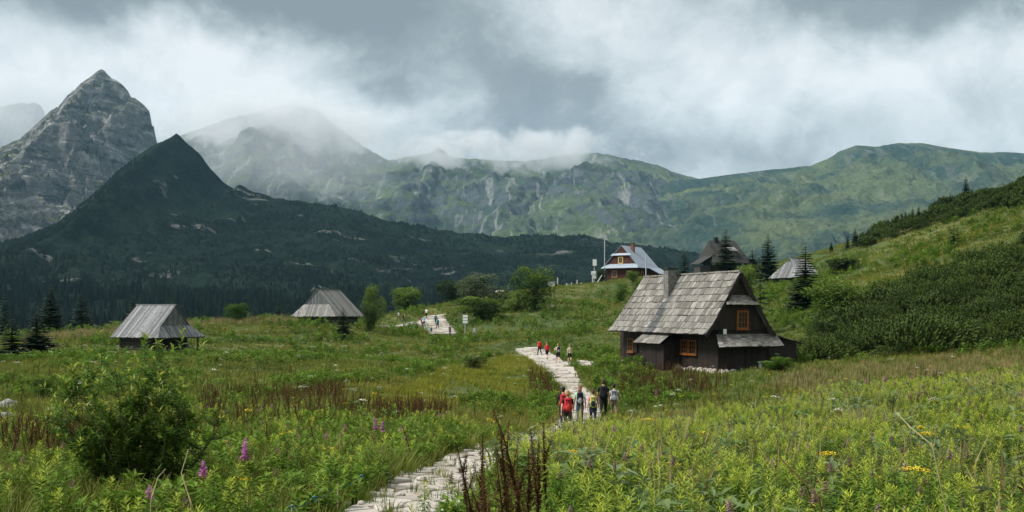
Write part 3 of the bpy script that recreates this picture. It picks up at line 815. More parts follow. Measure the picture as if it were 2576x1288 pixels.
# ------------------------------------------------------------------ the tarred timber house beside the path
def main_house():
    rn = random.Random(21)
    UP = Vector((0, 0, 1))
    a = math.radians(-22.35)
    L = Vector((math.sin(a), math.cos(a), 0)); G = Vector((math.cos(a), -math.sin(a), 0))
    Z0 = -4.03
    R0 = Vector((13.55, 68.0, Z0))
    root = empty('timber_house', R0)
    tag(root, 'black tarred timber house with grey shingle roof and orange window frames beside the path', 'house')
    org = R0.copy()
    Pt = lambda s, w, z: Vector((R0.x, R0.y, 0)) + L * s + G * w + UP * z
    WD, LEN = 4.0, 13.5
    zE = -1.55
    # core: dark inner body so that no light passes between boards
    b = MB()
    q = [Pt(.06, .06, Z0 + .05), Pt(LEN - .06, .06, Z0 + .05), Pt(LEN - .06, WD - .06, Z0 + .05), Pt(.06, WD - .06, Z0 + .05)]
    b.prism([p - org for p in q], [Vector((p.x, p.y, zE + .35)) - org for p in q])
    b.build('wall_core', M_tar, root)
    # front wall boards (plane w = 0, facing -G)
    poly = [(0, 0), (LEN, 0), (LEN, zE - Z0 + .5), (0, zE - Z0 + .5)]
    planks(root, 'wall_board', Pt(LEN, .02, Z0 + .12), -L, UP, [(p[0], p[1]) for p in [(0, 0), (LEN, 0), (LEN, 2.6), (0, 2.6)]], .24, .05, M_tar, rn)
    # gable wall boards (plane s = 0, facing -L): lower part and triangle up to the ridge
    zR, wR = 2.52, 1.52
    eL, eR = -1.2, 4.28
    def zroof(w):
        d = abs(w - wR)
        return zR - 1.62 * d if d < 2.15 else zR - 1.62 * 2.15 - 1.15 * (d - 2.15)
    planks(root, 'wall_board', Pt(.02, 0, Z0 + .1), G, UP, [(0, 0), (WD + .3, 0), (WD + .3, 2.4), (0, 2.4)], .22, .05, M_tar, rn)
    wl, wr = wR - 2.45, wR + 2.45
    tri = [(wl, zroof(wl)), (wr, zroof(wr)), (wR, zR - .08)]
    planks(root, 'wall_board', Pt(-.10, 0, 0), G, UP, tri, .21, .05, M_tar, rn)
    planks(root, 'wall_board', Pt(12.2, 0, 0), -G, UP, [(-p[0], p[1]) for p in tri], .6, .05, M_tar, rn)
    # main roof, front slope: courses of shingle boards laid from the eave upward, each course over the one below
    O = Pt(0, 0, 0)
    prof = [(-1.2, zroof(-1.2)), (-.63, zroof(-.63)), (wR, zR)]
    seg = [math.hypot(prof[1][0] - prof[0][0], prof[1][1] - prof[0][1]), math.hypot(prof[2][0] - prof[1][0], prof[2][1] - prof[1][1])]
    tot = sum(seg)
    def onroof(v):
        if v < seg[0]:
            k = v / seg[0]; return prof[0][0] + (prof[1][0] - prof[0][0]) * k, prof[0][1] + (prof[1][1] - prof[0][1]) * k
        k = (v - seg[0]) / seg[1]; return prof[1][0] + (prof[2][0] - prof[1][0]) * k, prof[1][1] + (prof[2][1] - prof[1][1]) * k
    NC = 9; ch = tot / NC
    s_lo = -.42
    chim_s = 7.3
    def pickmat(s):
        return None
    for k in range(NC):
        v0 = k * ch - (.10 if k else .0); v1 = (k + 1) * ch
        w0, z0 = onroof(v0); w1, z1 = onroof(v1)
        p0 = Pt(0, w0, z0); p1 = Pt(0, w1, z1); up = (p1 - p0); ln = up.length; up.normalize()
        nrm = (-L).cross(up)
        s_hi = 13.25 - (13.25 - 12.35) * (k + .5) / NC
        def pk(u, v, m, k=k):
            # soot washed down from the chimney
            s_here = s_hi - u
            c0 = chim_s - .35 + (NC - 1 - k) * .0
            return M_stained if (k < 8 and abs(s_here - c0) < .33 + .03 * (8 - k)) else m
        # a tilt: lower edge stands off the course below
        base = p0 + L * s_hi + nrm * .085; top = p1 + L * s_hi + nrm * .03
        ey = (top - base).normalized()
        planks(root, 'shingle', base, -L, ey, [(0, 0), (s_hi - s_lo, 0), (s_hi - s_lo, ln), (0, ln)], .405, .045, M_shingle, rn, gap=.010, jit=.3, ends=.035, pick=pk)
    # battens under the shingles, back slope, ridge board
    slab(root, 'roof_deck', [Pt(s_lo + .05, prof[1][0], prof[1][1] - .03), Pt(s_lo + .05, wR, zR - .03), Pt(12.3, wR, zR - .03), Pt(13.0, prof[1][0], prof[1][1] - .03)][::-1], .06, M_tar, org)
    slab(root, 'roof_deck', [Pt(s_lo + .05, prof[0][0] + .03, prof[0][1] - .03), Pt(s_lo + .05, prof[1][0], prof[1][1] - .035), Pt(13.0, prof[1][0], prof[1][1] - .035), Pt(13.15, prof[0][0] + .03, prof[0][1] - .03)][::-1], .05, M_tar, org)
    wb = wR + (wR + 1.2) * .56 + .6
    slab(root, 'roof_back', [Pt(s_lo, wR + .02, zR), Pt(s_lo, eR - .55, zroof(eR - .55)), Pt(13.0, eR - .55, zroof(eR - .55)), Pt(12.35, wR + .02, zR)][::-1], -.07, M_shingle, org)
    slab(root, 'roof_back', [Pt(s_lo, eR - .55, zroof(eR - .55)), Pt(s_lo, eR, zroof(eR)), Pt(13.2, eR, zroof(eR)), Pt(13.0, eR - .55, zroof(eR - .55))][::-1], -.07, M_shingle, org)
    b = MB(); b.box(Pt(5.97, wR, zR + .07) - org, L * 6.36, G * .10, UP * .05); b.build('ridge_board', M_shingle, root)
    # barge boards of the near gable
    for sg in (-1, 1):
        b = MB()
        pts = [(wR, zR), (wR + sg * 2.15, zR - 1.62 * 2.15), (wR + sg * 2.73, zroof(wR + sg * 2.73))]
        for (aw, az_), (bw, bz) in zip(pts[:-1], pts[1:]):
            p, q = Pt(s_lo - .03, aw, az_ - .10) - org, Pt(s_lo - .03, bw, bz - .10) - org
            d = (q - p); b.box((p + q) / 2, d / 2, L * .02, d.normalized().cross(L) * .11)
        b.build('barge_board', M_tar, root)
    # chimney
    cz = zroof(.75)
    ch_o = Pt(chim_s, .75, 0)
    b = MB(); b.box(Vector((ch_o.x, ch_o.y, (cz - .6 + 2.95) / 2)) - org, L * .31, G * .33, UP * ((2.95 - cz + .6) / 2)); chm = b.build('chimney', M_mason, root)
    for k in range(5):
        z = cz - .1 + k * .42
        b = MB(); b.box(Vector((ch_o.x, ch_o.y, z)) - org, L * .322, G * .342, UP * .17); b.build('course', M_mason, chm)
    b = MB(); b.box(Vector((ch_o.x, ch_o.y, 3.0)) - org, L * .42, G * .43, UP * .06); b.build('cap', M_cap, chm)
    # pent roof high in the gable
    pw0, pw1 = .62, 2.62
    top = Pt(-.13, 0, .98); bot = Pt(-.62, 0, .36)
    ey = (top - bot); ln = ey.length
    planks(root, 'pent_shingle', bot, G, ey.normalized(), [(.28, 0), (2.85, 0), (2.52, ln), (.55, ln)], .2, .04, M_shingle, rn, jit=.3, ends=.02)
    # pent roof along the foot of the gable: two courses
    t0, t1 = Vector(Pt(-.06, 0, -1.62)), Vector(Pt(-.95, 0, -2.42))
    ey = (t0 - t1); ln = ey.length; ey.normalize()
    for k in range(3):
        nn = G.cross(ey)
        planks(root, 'pent_shingle', t1 + ey * (ln * k / 3 - (.06 if k else 0)) + nn * (.05 - .01 * k), G, ey, [(-.55 + .12 * k, 0), (4.55, 0), (4.55, ln / 3 + .06), (-.55 + .12 * k + .12, ln / 3 + .06)], .36, .04, M_shingle, rn, jit=.3, ends=.025)
    slab(root, 'roof_deck', [Pt(-.9, -.4, -2.46), Pt(-.9, 4.5, -2.46), Pt(-.06, 4.5, -1.70), Pt(-.06, -.1, -1.70)], .04, M_tar, org)
    # side wing behind the gable, right
    q = [(.5, WD), (.5, 6.7), (4.6, 6.7), (4.6, WD)]
    b = MB(); b.prism([Pt(s, w, Z0 + .25) - org for s, w in q], [Pt(s, w, -1.62 - (w - WD) * .27) - org for s, w in q]); wing = b.build('wing', M_tar, root)
    t0, t1 = Pt(.1, 3.55, -1.50), Pt(.1, 7.15, -2.42)
    ey = (t0 - t1); ln = ey.length; ey.normalize()
    for k in range(4):
        nn = (-L).cross(ey) * -1
        planks(root, 'wing_shingle', t1 + L * 5.0 + ey * (ln * k / 4 - (.05 if k else 0)) + Vector((0, 0, .10)), L * -1, ey * 1.0, [(0, 0), (4.9, 0), (4.9, ln / 4 + .05), (0, ln / 4 + .05)][::1], .5, .05, M_darkshingle if k < 0 else M_shingle, rn, jit=.3)
    # entrance porch with lean-to roof
    s0, s1, pd = 4.7, 7.8, 1.32
    b = MB(); q = [(s0 + .05, -.0), (s0 + .05, -pd + .05), (s1 - .05, -pd + .05), (s1 - .05, 0)]
    b.prism([Pt(s, w, Z0 - .25) - org for s, w in q], [Pt(s, w, -2.25 if w < -.5 else -1.75) - org for s, w in q]); b.build('porch', M_tar, root)
    planks(root, 'wall_board', Pt(s1, -pd, Z0 - .25), -L, UP, [(0, 0), (s1 - s0, 0), (s1 - s0, 1.9), (0, 1.9)], .2, .04, M_tar, rn)
    planks(root, 'wall_board', Pt(s0, -pd, Z0 - .25), G, UP, [(0, 0), (pd, 0), (pd, 2.35), (0, 1.9)], .2, .04, M_tar, rn)
    t0, t1 = Pt(0, -.55, -1.47), Pt(0, -pd - .45, -2.38)
    ey = (t0 - t1); ln = ey.length; ey.normalize()
    for k in range(3):
        nn = (-L).cross(ey)
        planks(root, 'porch_shingle', t1 + L * (s1 + .35) + ey * (ln * k / 3 - (.05 if k else 0)) + nn * (.07 - .012 * k), -L, ey, [(0, 0), (s1 - s0 + .65, 0), (s1 - s0 + .65, ln / 3 + .05), (0, ln / 3 + .05)], .42, .04, M_shingle, rn, jit=.3, ends=.03)
    # windows
    wz = lambda lo, hi: ((lo + hi) / 2, hi - lo)
    for (sa, sb) in ((2.5, 3.45), (3.55, 4.5)):
        c, h = wz(-3.05, -2.05); window(root, Pt((sa + sb) / 2, -.03, c), -L, UP, sb - sa, h, M_orange, org, out=-G)
    c, h = wz(-3.2, -2.15); window(root, Pt(11.7, -.03, c), -L, UP, .9, h, M_orange, org, out=-G)
    for sg in (-1, 1):
        b = MB(); b.box(Pt(11.7 + sg * .75, -.06, c) - org, L * .27, G * .03, UP * h / 2); b.build('shutter', M_tar, root)
    c, h = wz(-1.28, -.02); window(root, Pt(-.12, 1.82, c), G, UP, .92, h, M_orange, org, out=-L, fw=.13)
    b = MB(); b.box(Pt(-.17, .42, -1.42) - org, G * .12, L * .03, UP * .17); b.build('wall_plate', M_white, root)
    # rubble footing
    for (sa, sb, wv) in ((8.0, 13.5, -.12), (0, 4.6, -.15)):
        s = sa
        while s < sb:
            w_ = rn.uniform(.35, .7); hgt = rn.uniform(.35, .55)
            b = MB(); b.ellipsoid((0, 0, 0), (w_ * .56, .3, hgt * .62), 8, 5)
            o = b.build('stone', M_found, root, smooth=True); o.location = Pt(s + w_ / 2, wv, Z0 - .12 + rn.uniform(-.06, .06)) - org
            o.rotation_euler = (0, 0, math.atan2(L.y, L.x) + rn.uniform(-.2, .2)); s += w_
    s = 0
    while s < 4:
        w_ = rn.uniform(.35, .7)
        b = MB(); b.ellipsoid((0, 0, 0), (w_ * .56, .3, .3), 8, 5); o = b.build('stone', M_found, root, smooth=True)
        o.location = Pt(-.12, s + w_ / 2, Z0 - .15) - org; o.rotation_euler = (0, 0, -a); s += w_
    # bench by the gable wall
    bench = empty('bench', Pt(-1.2, 3.1, Z0))
    b = MB(); b.box((0, 0, .62), G * .75, L * .16, UP * .025); b.build('seat', M_plank, bench)
    for sg in (-1, 1):
        b = MB(); b.box(G * sg * .6 + Vector((0, 0, .30)), G * .05, L * .13, UP * .30); b.build('leg', M_plank, bench)
    tag(bench, 'small pale bench against the gable wall of the tarred house', 'bench')
    return root
main_house()

# ------------------------------------------------------------------ shepherds' huts: steep board roof, boarded gable over a skirt roof
def hut(label, corner, A, B, Wd, S, zE, zR, zB, r0, r1, zG, m, seed, inset=.75, pw=.24, porch=None, hip2=True):
    """corner: eave corner nearest the path; A runs along the gable end, B along the ridge"""
    rn = random.Random(seed); UP = Vector((0, 0, 1))
    A = Vector((*A, 0)).normalized(); B = Vector((*B, 0)).normalized()
    C0 = Vector((corner[0], corner[1], 0))
    org = Vector((corner[0], corner[1], zB)) + A * (Wd / 2) + B * (S / 2)
    root = empty('shepherd_hut', org); tag(root, label, 'hut', 'wooden shepherd huts on the meadow')
    Pt = lambda s, w, z: C0 + B * s + A * w + UP * z
    hw = Wd / 2
    k = (zG - zE) / (zR - zE)                         # share of the slope below the gable's foot
    sk = r0                                           # skirt depth in plan
    def both(pts, *args): pass
    # handedness so that outward normals point up
    flip = A.cross(B).z
    # front slope (w from 0 to hw)
    p0, p1 = Pt(0, 0, zE), Pt(0, hw, zR); ey = p1 - p0; ln = ey.length; ey.normalize()
    g = ln * k
    poly = [(0, 0), (S, 0), (r1 if hip2 else S, ln), (r0 - .12, ln), (r0 - .12, g)]
    def face(O, ex, ey_, poly_, w_, th, mm, nm, ends=.05, lift=.05):
        n = Vector(ex).cross(Vector(ey_))
        if n.z < 0:
            umax = max(p[0] for p in poly_)
            O = O + ex * umax; ex = -ex; poly_ = [(umax - p[0], p[1]) for p in poly_][::-1]
        planks(root, nm, O, ex, ey_, poly_, w_, th, mm, rn, lift=lift, jit=.35, ends=ends, gap=.008)
    face(p0, B, ey, poly, pw, .05, m, 'roof_plank')
    # back slope, seen by nobody from the path
    slab(root, 'roof_back', [Pt(0, Wd, zE), Pt(S, Wd, zE), Pt(r1 if hip2 else S, hw, zR), Pt(r0, hw, zR), Pt(r0, Wd - hw * k, zG)][:: 1 if flip > 0 else -1], .06, m, org)
    # skirt under the near gable
    q0, q1 = Pt(0, 0, zE), Pt(sk, 0, zG); ey2 = q1 - q0; l2 = ey2.length; ey2.normalize()
    face(q0, A, ey2, [(0, 0), (Wd, 0), (Wd - hw * k, l2), (hw * k, l2)], pw * .9, .05, m, 'skirt_plank')
    # gable boards
    gp_ = [(hw * k + .05, zG), (Wd - hw * k - .05, zG), (hw, zR - .08)]
    o_ = Pt(r0 + .10, 0, 0); ex = A if A.cross(UP).dot(B) < 0 else -A
    if ex is not A and ex != A:
        gp2 = [(Wd - p[0], p[1]) for p in gp_][::-1]; o_ = Pt(r0 + .10, Wd, 0)
    else: gp2 = gp_
    planks(root, 'gable_board', o_, ex, UP, gp2, .22, .04, M_gableboard, rn, jit=.3)
    # far hip
    if hip2:
        slab(root, 'roof_back', [Pt(S, 0, zE), Pt(S, Wd, zE), Pt(r1, hw, zR)][:: 1 if flip > 0 else -1], .06, m, org)
    # ridge boards
    c = Pt((r0 + r1) / 2, hw, zR + .07) - org
    b = MB(); b.box(c, B * ((r1 - r0) / 2 + .15), A * .13, UP * .035); b.build('ridge_board', m, root)
    # under-roof deck
    slab(root, 'roof_deck', [Pt(.1, .1, zE - .06), Pt(S - .1, .1, zE - .06), Pt(S - .1, Wd - .1, zE - .06), Pt(.1, Wd - .1, zE - .06)][:: 1 if flip < 0 else -1], .03, M_log, org)
    # log walls
    zt = zE + .1; n = max(4, int((zt - zB) / .3)); lh = (zt - zB) / n
    sa, sb, wa, wb = inset if porch is None else porch, S - inset, inset, Wd - inset
    for i in range(n):
        z = zB - .15 + lh * (i + .5)
        for (x, y, ax, ln_) in (((sa + sb) / 2, wa, B, (sb - sa) / 2 + .2), ((sa + sb) / 2, wb, B, (sb - sa) / 2 + .2), (sa, (wa + wb) / 2, A, (wb - wa) / 2 + .2), (sb, (wa + wb) / 2, A, (wb - wa) / 2 + .2)):
            b = MB(); p = Pt(x, y, z) - org
            b.tube([p - ax * ln_, p + ax * ln_], [(lh * .42, lh * .54)] * 2 if False else lh * .53, 7); o = b.build('log', M_log, root, smooth=False)
    b = MB(); c = Pt((sa + sb) / 2, (wa + wb) / 2, (zB + zt) / 2 - .1) - org
    b.box(c, B * ((sb - sa) / 2 - .05), A * ((wb - wa) / 2 - .05), UP * ((zt - zB) / 2)); b.build('wall_core', M_tar, root)
    # door and posts
    b = MB(); c = Pt(sa - .16, wa + (wb - wa) * .36, zB + .75) - org; b.box(c, A * .42, B * .03, UP * .78); b.build('door', M_tar, root)
    if porch is not None:
        for y in (wa * .6, wb + .2):
            b = MB(); p = Pt(.45, y, 0) - org; b.tube([(p.x, p.y, -.3), (p.x, p.y, zE - .02 - org.z)], .09, 7); b.build('post', M_log, root)
    return root
# near hut, lower left
hut('wooden hut behind the leafy shrub, plank roof with open porch under its skirt', (-.3423 * 97, 97), (.423, .906), (-.906, .423), 6.36, 6.1, -2.65, .47, -4.05, .88, 5.75, -1.55, M_plank, 3, porch=1.9, hip2=True)
# hut left of the far walkers
hut('wooden hut with warm grey roof next to the far walkers, small spruce at its corner', (-.1704 * 145, 145), (-.906, .423), (.423, .906), 7.8, 7.2, -.94, 2.95, -2.3, .92, 6.5, .78, M_plank2, 5, hip2=True, inset=.85, pw=.3)
# hut on the right slope behind the spruce
hut('wooden hut partly hidden by a dark spruce on the slope above the tarred house', (.2762 * 189, 189), (-.5, .866), (.866, .5), 7.5, 6.4, 5.95, 9.7, 3.6, 1.8, 5.6, 9.0, M_plank, 8, hip2=True, inset=.8, pw=.3)

# ------------------------------------------------------------------ lodge with tin roof, red-brown boards
def tin_house():
    rn = random.Random(4); UP = Vector((0, 0, 1))
    bb = math.radians(33)
    B = Vector((math.sin(bb), math.cos(bb), 0)); A = Vector((-math.cos(bb), math.sin(bb), 0))
    C0 = Vector((.1227 * 275, 275, 0)); zB, zE, zR = 7.9, 11.3, 17.45; Wd, S = 11.3, 13.0; hw = Wd / 2
    org = C0 + UP * zB
    root = empty('tin_roofed_house', org); tag(root, 'red-brown timber lodge with bluish tin roof on the far rise', 'house')
    Pt = lambda s, w, z: C0 + B * s + A * w + UP * z
    i_ = 1.0
    q = [(i_, i_), (S - .6, i_), (S - .6, Wd - i_), (i_, Wd - i_)]
    b = MB(); b.prism([Pt(s, w, zB - 1) - org for s, w in q], [Pt(s, w, zE) - org for s, w in q]); b.build('wall', M_redwood, root)
    # gable wall boards
    k1 = .20
    planks(root, 'gable_board', Pt(i_ - .05, Wd, 0), -A, UP, [(.8, zE), (Wd - .8, zE), (hw, zR - .15)], .5, .08, M_redwood, rn)
    # roof slopes, sheets with standing seams
    for side in (0, 1):
        w0 = 0 if side == 0 else Wd
        p0, p1 = Pt(0, w0, zE), Pt(0, hw, zR); ey = (p1 - p0); ln = ey.length; ey.normalize()
        if side == 0: planks(root, 'tin_sheet', Pt(S, w0, zE), -B, ey, [(0, 0), (S, 0), (S - .6, ln), (0, ln)] if False else [(0, 0), (S - .2, 0), (S - .9, ln), (0, ln)], .9, .06, M_metal, rn, gap=.012, jit=.05)
        else: planks(root, 'tin_sheet', Pt(.2, w0, zE), B, ey, [(0, 0), (S - .2, 0), (S - .2, ln), (.7, ln)], .9, .06, M_metal, rn, gap=.012, jit=.05)
    # lower pent across the front gable, upper pent
    for (za, zb_, sa, wa) in ((zE - .0, zE + 1.15, -.35, 0.0), (14.75, 15.35, .45, None)):
        t0 = Pt(i_ - .1, 0, zb_); t1 = Pt(sa, 0, za); ey = t0 - t1; ln = ey.length; ey.normalize()
        ins = 0.0 if wa is not None else hw * (za - zE) / (zR - zE) - .55
        tp = ins + (1.05 if wa is not None else .5)
        planks(root, 'tin_sheet', t1 + A * Wd, -A, ey, [(ins, 0), (Wd - ins, 0), (Wd - tp, ln), (tp, ln)], .95, .06, M_metal, rn, gap=.012, jit=.05)
    # flared tail of the roof at the back right
    slab(root, 'lean_to_roof', [Pt(6.0, .3, zE + .35), Pt(S + .6, .3, zE + .35), Pt(S + 1.2, -3.1, zE - 1.7), Pt(7.5, -2.6, zE - 1.45)], -.08, M_metal, org)
    q = [(7.8, -2.2), (7.8, .9), (S, .9), (S, -2.2)]
    b = MB(); b.prism([Pt(s, w, zB - 1.5) - org for s, w in q], [Pt(s, w, zE - 1.35 if w < 0 else zE) - org for s, w in q]); b.build('lean_to', M_redwood, root)
    # windows
    window(root, Pt(i_ - .12, hw + .2, 13.45), -A, UP, 1.55, 1.9, M_paleframe, org, 2, 2, out=-B, fw=.3)
    window(root, Pt(i_ - .02, hw + 2.1, zB + 1.9), -A, UP, 1.7, 1.9, M_redframe, org, 2, 2, out=-B, fw=.22)
    window(root, Pt(i_ - .02, hw - 2.2, zB + 2.2), -A, UP, 1.4, 1.1, M_redframe, org, 2, 2, out=-B, fw=.2)
    window(root, Pt(4.2, i_ - .02, zB + 1.8), B, UP, 1.4, 1.4, M_redframe, org, 2, 2, out=-A, fw=.2)
    # footing
    b = MB(); q = [(i_ - .1, i_ - .1), (S - .5, i_ - .1), (S - .5, Wd - i_ + .1), (i_ - .1, Wd - i_ + .1)]
    b.prism([Pt(s, w, zB - 1.5) - org for s, w in q], [Pt(s, w, zB + .05) - org for s, w in q]); b.build('footing', M_found, root)
    # brick chimney
    p = Pt(5.2, hw - 1.3, 0); b = MB(); b.box(Vector((p.x, p.y, 16.5)) - org, A * .42, B * .42, UP * 1.7); c = b.build('chimney', M_brick, root)
    b = MB(); b.box(Vector((p.x, p.y, 18.22)) - org, A * .5, B * .5, UP * .08); b.build('cap', M_cap, c)
    return root
tin_house()

# ------------------------------------------------------------------ dark shingled house among the spruces
def dark_house():
    rn = random.Random(9); UP = Vector((0, 0, 1))
    bb = math.radians(70)
    B = Vector((math.sin(bb), math.cos(bb), 0)); A = Vector((-math.cos(bb), math.sin(bb), 0))
    C0 = at(1800, 655, 270); C0.z = 0; zB, zE, zR = 8.6, 13.0, 18.3
    org = C0 + UP * zB; S, Wd = 9.0, 8.0; hw = Wd / 2
    root = empty('dark_house', org); tag(root, 'dark house with broken steep roof behind the slender spruce', 'house')
    Pt = lambda s, w, z: C0 + B * s + A * w + UP * z
    b = MB(); q = [(.6, .6), (S - .6, .6), (S - .6, Wd - .6), (.6, Wd - .6)]
    b.prism([Pt(s, w, zB - 1.2) - org for s, w in q], [Pt(s, w, zE) - org for s, w in q]); b.build('wall', M_log, root)
    # four roof slopes with a short ridge, sweeping eaves
    def course(O, ex, wid, ins, p_out, p_in, n=5):
        ey = p_in - p_out; ln = ey.length; ey.normalize()
        for k in range(n):
            a0, a1 = k / n, (k + 1) / n + .03
            planks(root, 'shingle', O + ey * ln * a0, ex, ey, [(ins * a0, 0), (wid - ins * a0, 0), (wid - ins * min(a1, 1), ln * (a1 - a0)), (ins * min(a1, 1), ln * (a1 - a0))], .9, .08, M_darkshingle, rn, lift=.05, jit=.3, ends=.06)
    course(Pt(S + 1, -1, zE - .6), -B, S + 2, 1.6, Pt(S + 1, -1, zE - .6), Pt(S + 1, hw, zR))
    slab(root, 'roof_back', [Pt(-1, Wd + 1, zE - .6), Pt(S + 1, Wd + 1, zE - .6), Pt(S - .6, hw, zR), Pt(.6, hw, zR)], .1, M_darkshingle, org)
    slab(root, 'roof_hip', [Pt(-1, -1, zE - .6), Pt(-1, Wd + 1, zE - .6), Pt(.6, hw, zR)], .1, M_darkshingle, org)
    slab(root, 'roof_hip', [Pt(S + 1, Wd + 1, zE - .6), Pt(S + 1, -1, zE - .6), Pt(S - .6, hw, zR)], .1, M_darkshingle, org)
    # lower wings left and right
    for (sa, sb) in ((-4.6, -.2), (S + .2, S + 3.4)):
        b = MB(); c = Pt((sa + sb) / 2, 2.6, zB + 1.0) - org; b.box(c, B * (sb - sa) / 2 * .72, A * 1.6, UP * 2.0); b.build('wing', M_log, root)
        hi_s, lo_s = (sb + .4, sa) if sa < 0 else (sa - .4, sb)
        pts = [Pt(lo_s, .2, zE - 1.0), Pt(lo_s, 5.2, zE - 1.0), Pt(hi_s, 5.0, zE + 1.6), Pt(hi_s, .5, zE + 1.6)]
        slab(root, 'wing_roof', pts if sa > 0 else pts[::-1], -.1, M_darkshingle, org)
    # dormer
    b = MB(); c = Pt(S * .62, 1.5, zE + 2.1) - org; b.box(c, B * .9, A * 1.3, UP * .8)
    d = b.build('dormer', M_log, root)
    slab(d, 'dormer_roof', [Pt(S * .62 - 1.2, -.1, zE + 2.6), Pt(S * .62 + 1.2, -.1, zE + 2.6), Pt(S * .62 + 1.2, 2.6, zE + 4.1), Pt(S * .62 - 1.2, 2.6, zE + 4.1)], .08, M_plank2, org)
    # chimney, six-pane white window
    p = Pt(2.4, hw, 0); b = MB(); b.box(Vector((p.x, p.y, zR + .1)) - org, A * .5, B * .5, UP * .9); b.build('chimney', M_cap, root)
    f = window(root, Pt(S * .62, .55, zB + 2.0), B, UP, 3.4, 2.4, M_white, org, 3, 2, out=-A, fw=.28, depth=.12)
    return root
dark_house()

# ------------------------------------------------------------------ masts, posts, signs
M_pole = plain('grey_pole', (.42, .45, .45), .6, .1, 4)
M_palewood = plain('pale_post_wood', (.46, .46, .42), .8, .2, 3)
def pole(name, px, row0, row1, d, r, m, label, cat, group=None, lean=0.0, extra=None):
    base = at(px, row1, d); top = at(px, row0, d); base.z = min(base.z, hz(base.x, base.y) + .05)
    o = empty(name, base); h = top.z - base.z
    b = MB(); b.tube([(0, 0, -.3), (lean * h * .5, 0, h * .5), (lean * h, 0, h)], [r, r * .9, r * .75], 8); b.build('pole', m, o)
    if extra: extra(o, h)
    return tag(o, label, cat, group)
def mast_tip(o, h):
    b = MB(); b.box((0, 0, h * .93), (.35, 0, 0), (0, .03, 0), (0, 0, .03)); b.build('crossbar', M_pole, o)
pole('mast', 1521, 602, 690, 262, .13, M_pole, 'tall thin mast left of the tin-roofed lodge', 'mast', extra=mast_tip)
pole('mast', 1625, 637, 712, 250, .13, M_pole, 'grey mast standing right of the tin-roofed lodge', 'mast')
def station(o, h):
    for (x, z, w, hh) in ((.1, h - .35, .42, .75), (-.15, h * .48, .55, .42), (.12, h * .30, .36, .40)):
        b = MB(); b.box((x, -.05, z), (w, 0, 0), (0, .3, 0), (0, 0, hh))
        for k in range(3): b.box((x, -.05, z - hh * .6 + k * hh * .6), (w * 1.08, 0, 0), (0, .33, 0), (0, 0, .03))
        b.build('instrument_box', M_white, o)
pole('weather_station', 1495, 657, 702, 245, .08, M_pole, 'weather post with white instrument boxes left of the tin-roofed lodge', 'weather station', extra=station)
for i, (px, r0, r1, ln, lab) in enumerate([(1403, 698, 722, 0, 'thick pale post right of the white hutch'), (1426, 712, 720, 0, 'second pale post right of the white hutch, short'), (1438, 711, 720, 0, 'third pale post right of the white hutch, short'),
                                            (1452, 704, 721, 0, 'medium pale post before the tall one on the rise'), (1462, 711, 720, 0, 'short pale post right of the medium one on the rise'), (1491, 688, 716, 0, 'tall pale post on the rise left of the weather post'),
                                            (1499, 692, 717, .62, 'leaning pale post on the rise'), (1518, 708, 718, 0, 'lone short post below the weather post')]):
    pole('wooden_post', px, r0, r1, 236, .16, M_palewood, lab, 'post', 'posts along the far rise', lean=ln)
def hutch():
    p = at(1387, 722, 236); p.z = hz(p.x, p.y)
    o = empty('white_hutch', p)
    b = MB(); b.box((0, 0, .9), (.8, 0, 0), (0, .5, 0), (0, 0, .6)); b.build('body', M_white, o)
    b = MB(); b.box((0, 0, 1.54), (.95, 0, 0), (0, .65, 0), (0, 0, .05)); b.build('roof', M_pole, o)
    for sx in (-1, 1):
        for sy in (-1, 1):
            b = MB(); b.box((sx * .7, sy * .4, .15), (.06, 0, 0), (0, .06, 0), (0, 0, .3)); b.build('leg', M_palewood, o)
    tag(o, 'white box on legs at the left end of the post row', 'box')
    # table-like canopy beside it
    p = at(1368, 722, 238); p.z = hz(p.x, p.y); o = empty('shelter', p)
    b = MB(); b.box((0, 0, 2.2), (1.1, 0, 0), (0, .7, 0), (0, 0, .06)); b.build('roof', M_pole, o)
    for sx in (-1, 1):
        b = MB(); b.tube([(sx * .85, 0, -.2), (sx * .85, 0, 2.2)], .07, 6); b.build('post', M_palewood, o)
    tag(o, 'small flat-roofed shelter between the round tree and the white box', 'shelter')
hutch()
def signpost():
    p = gp(1170, 850); h = (HZ - 793) / F * p.y - p.z
    o = empty('signpost', p)
    b = MB(); b.tube([(0, 0, -.2), (0, 0, h)], .05, 7); b.build('post', M_palewood, o)
    for k in range(3):
        b = MB(); z = h - .12 - k * .42; s = .32
        b.prism([(-s, -.09, z - .17), (s, -.09, z - .17), (s + .1, -.09, z), (s, -.09, z + .17), (-s, -.09, z + .17)], [(-s, -.06, z - .17), (s, -.06, z - .17), (s + .1, -.06, z), (s, -.06, z + .17), (-s, -.06, z + .17)])
        b.build('sign_board', M_white, o)
    tag(o, 'trail signpost with white arrow boards in the meadow', 'signpost')
signpost()
p = at(1258, 738, 225); p.z = hz(p.x, p.y) + .02
b = MB(); b.ellipsoid((0, 0, .35), (1.2, .7, .6), 12, 7); o = b.build('boulder', M_stone, None, smooth=True); o.location = p
tag(o, 'pale boulder on the rise right of the round tree', 'boulder')

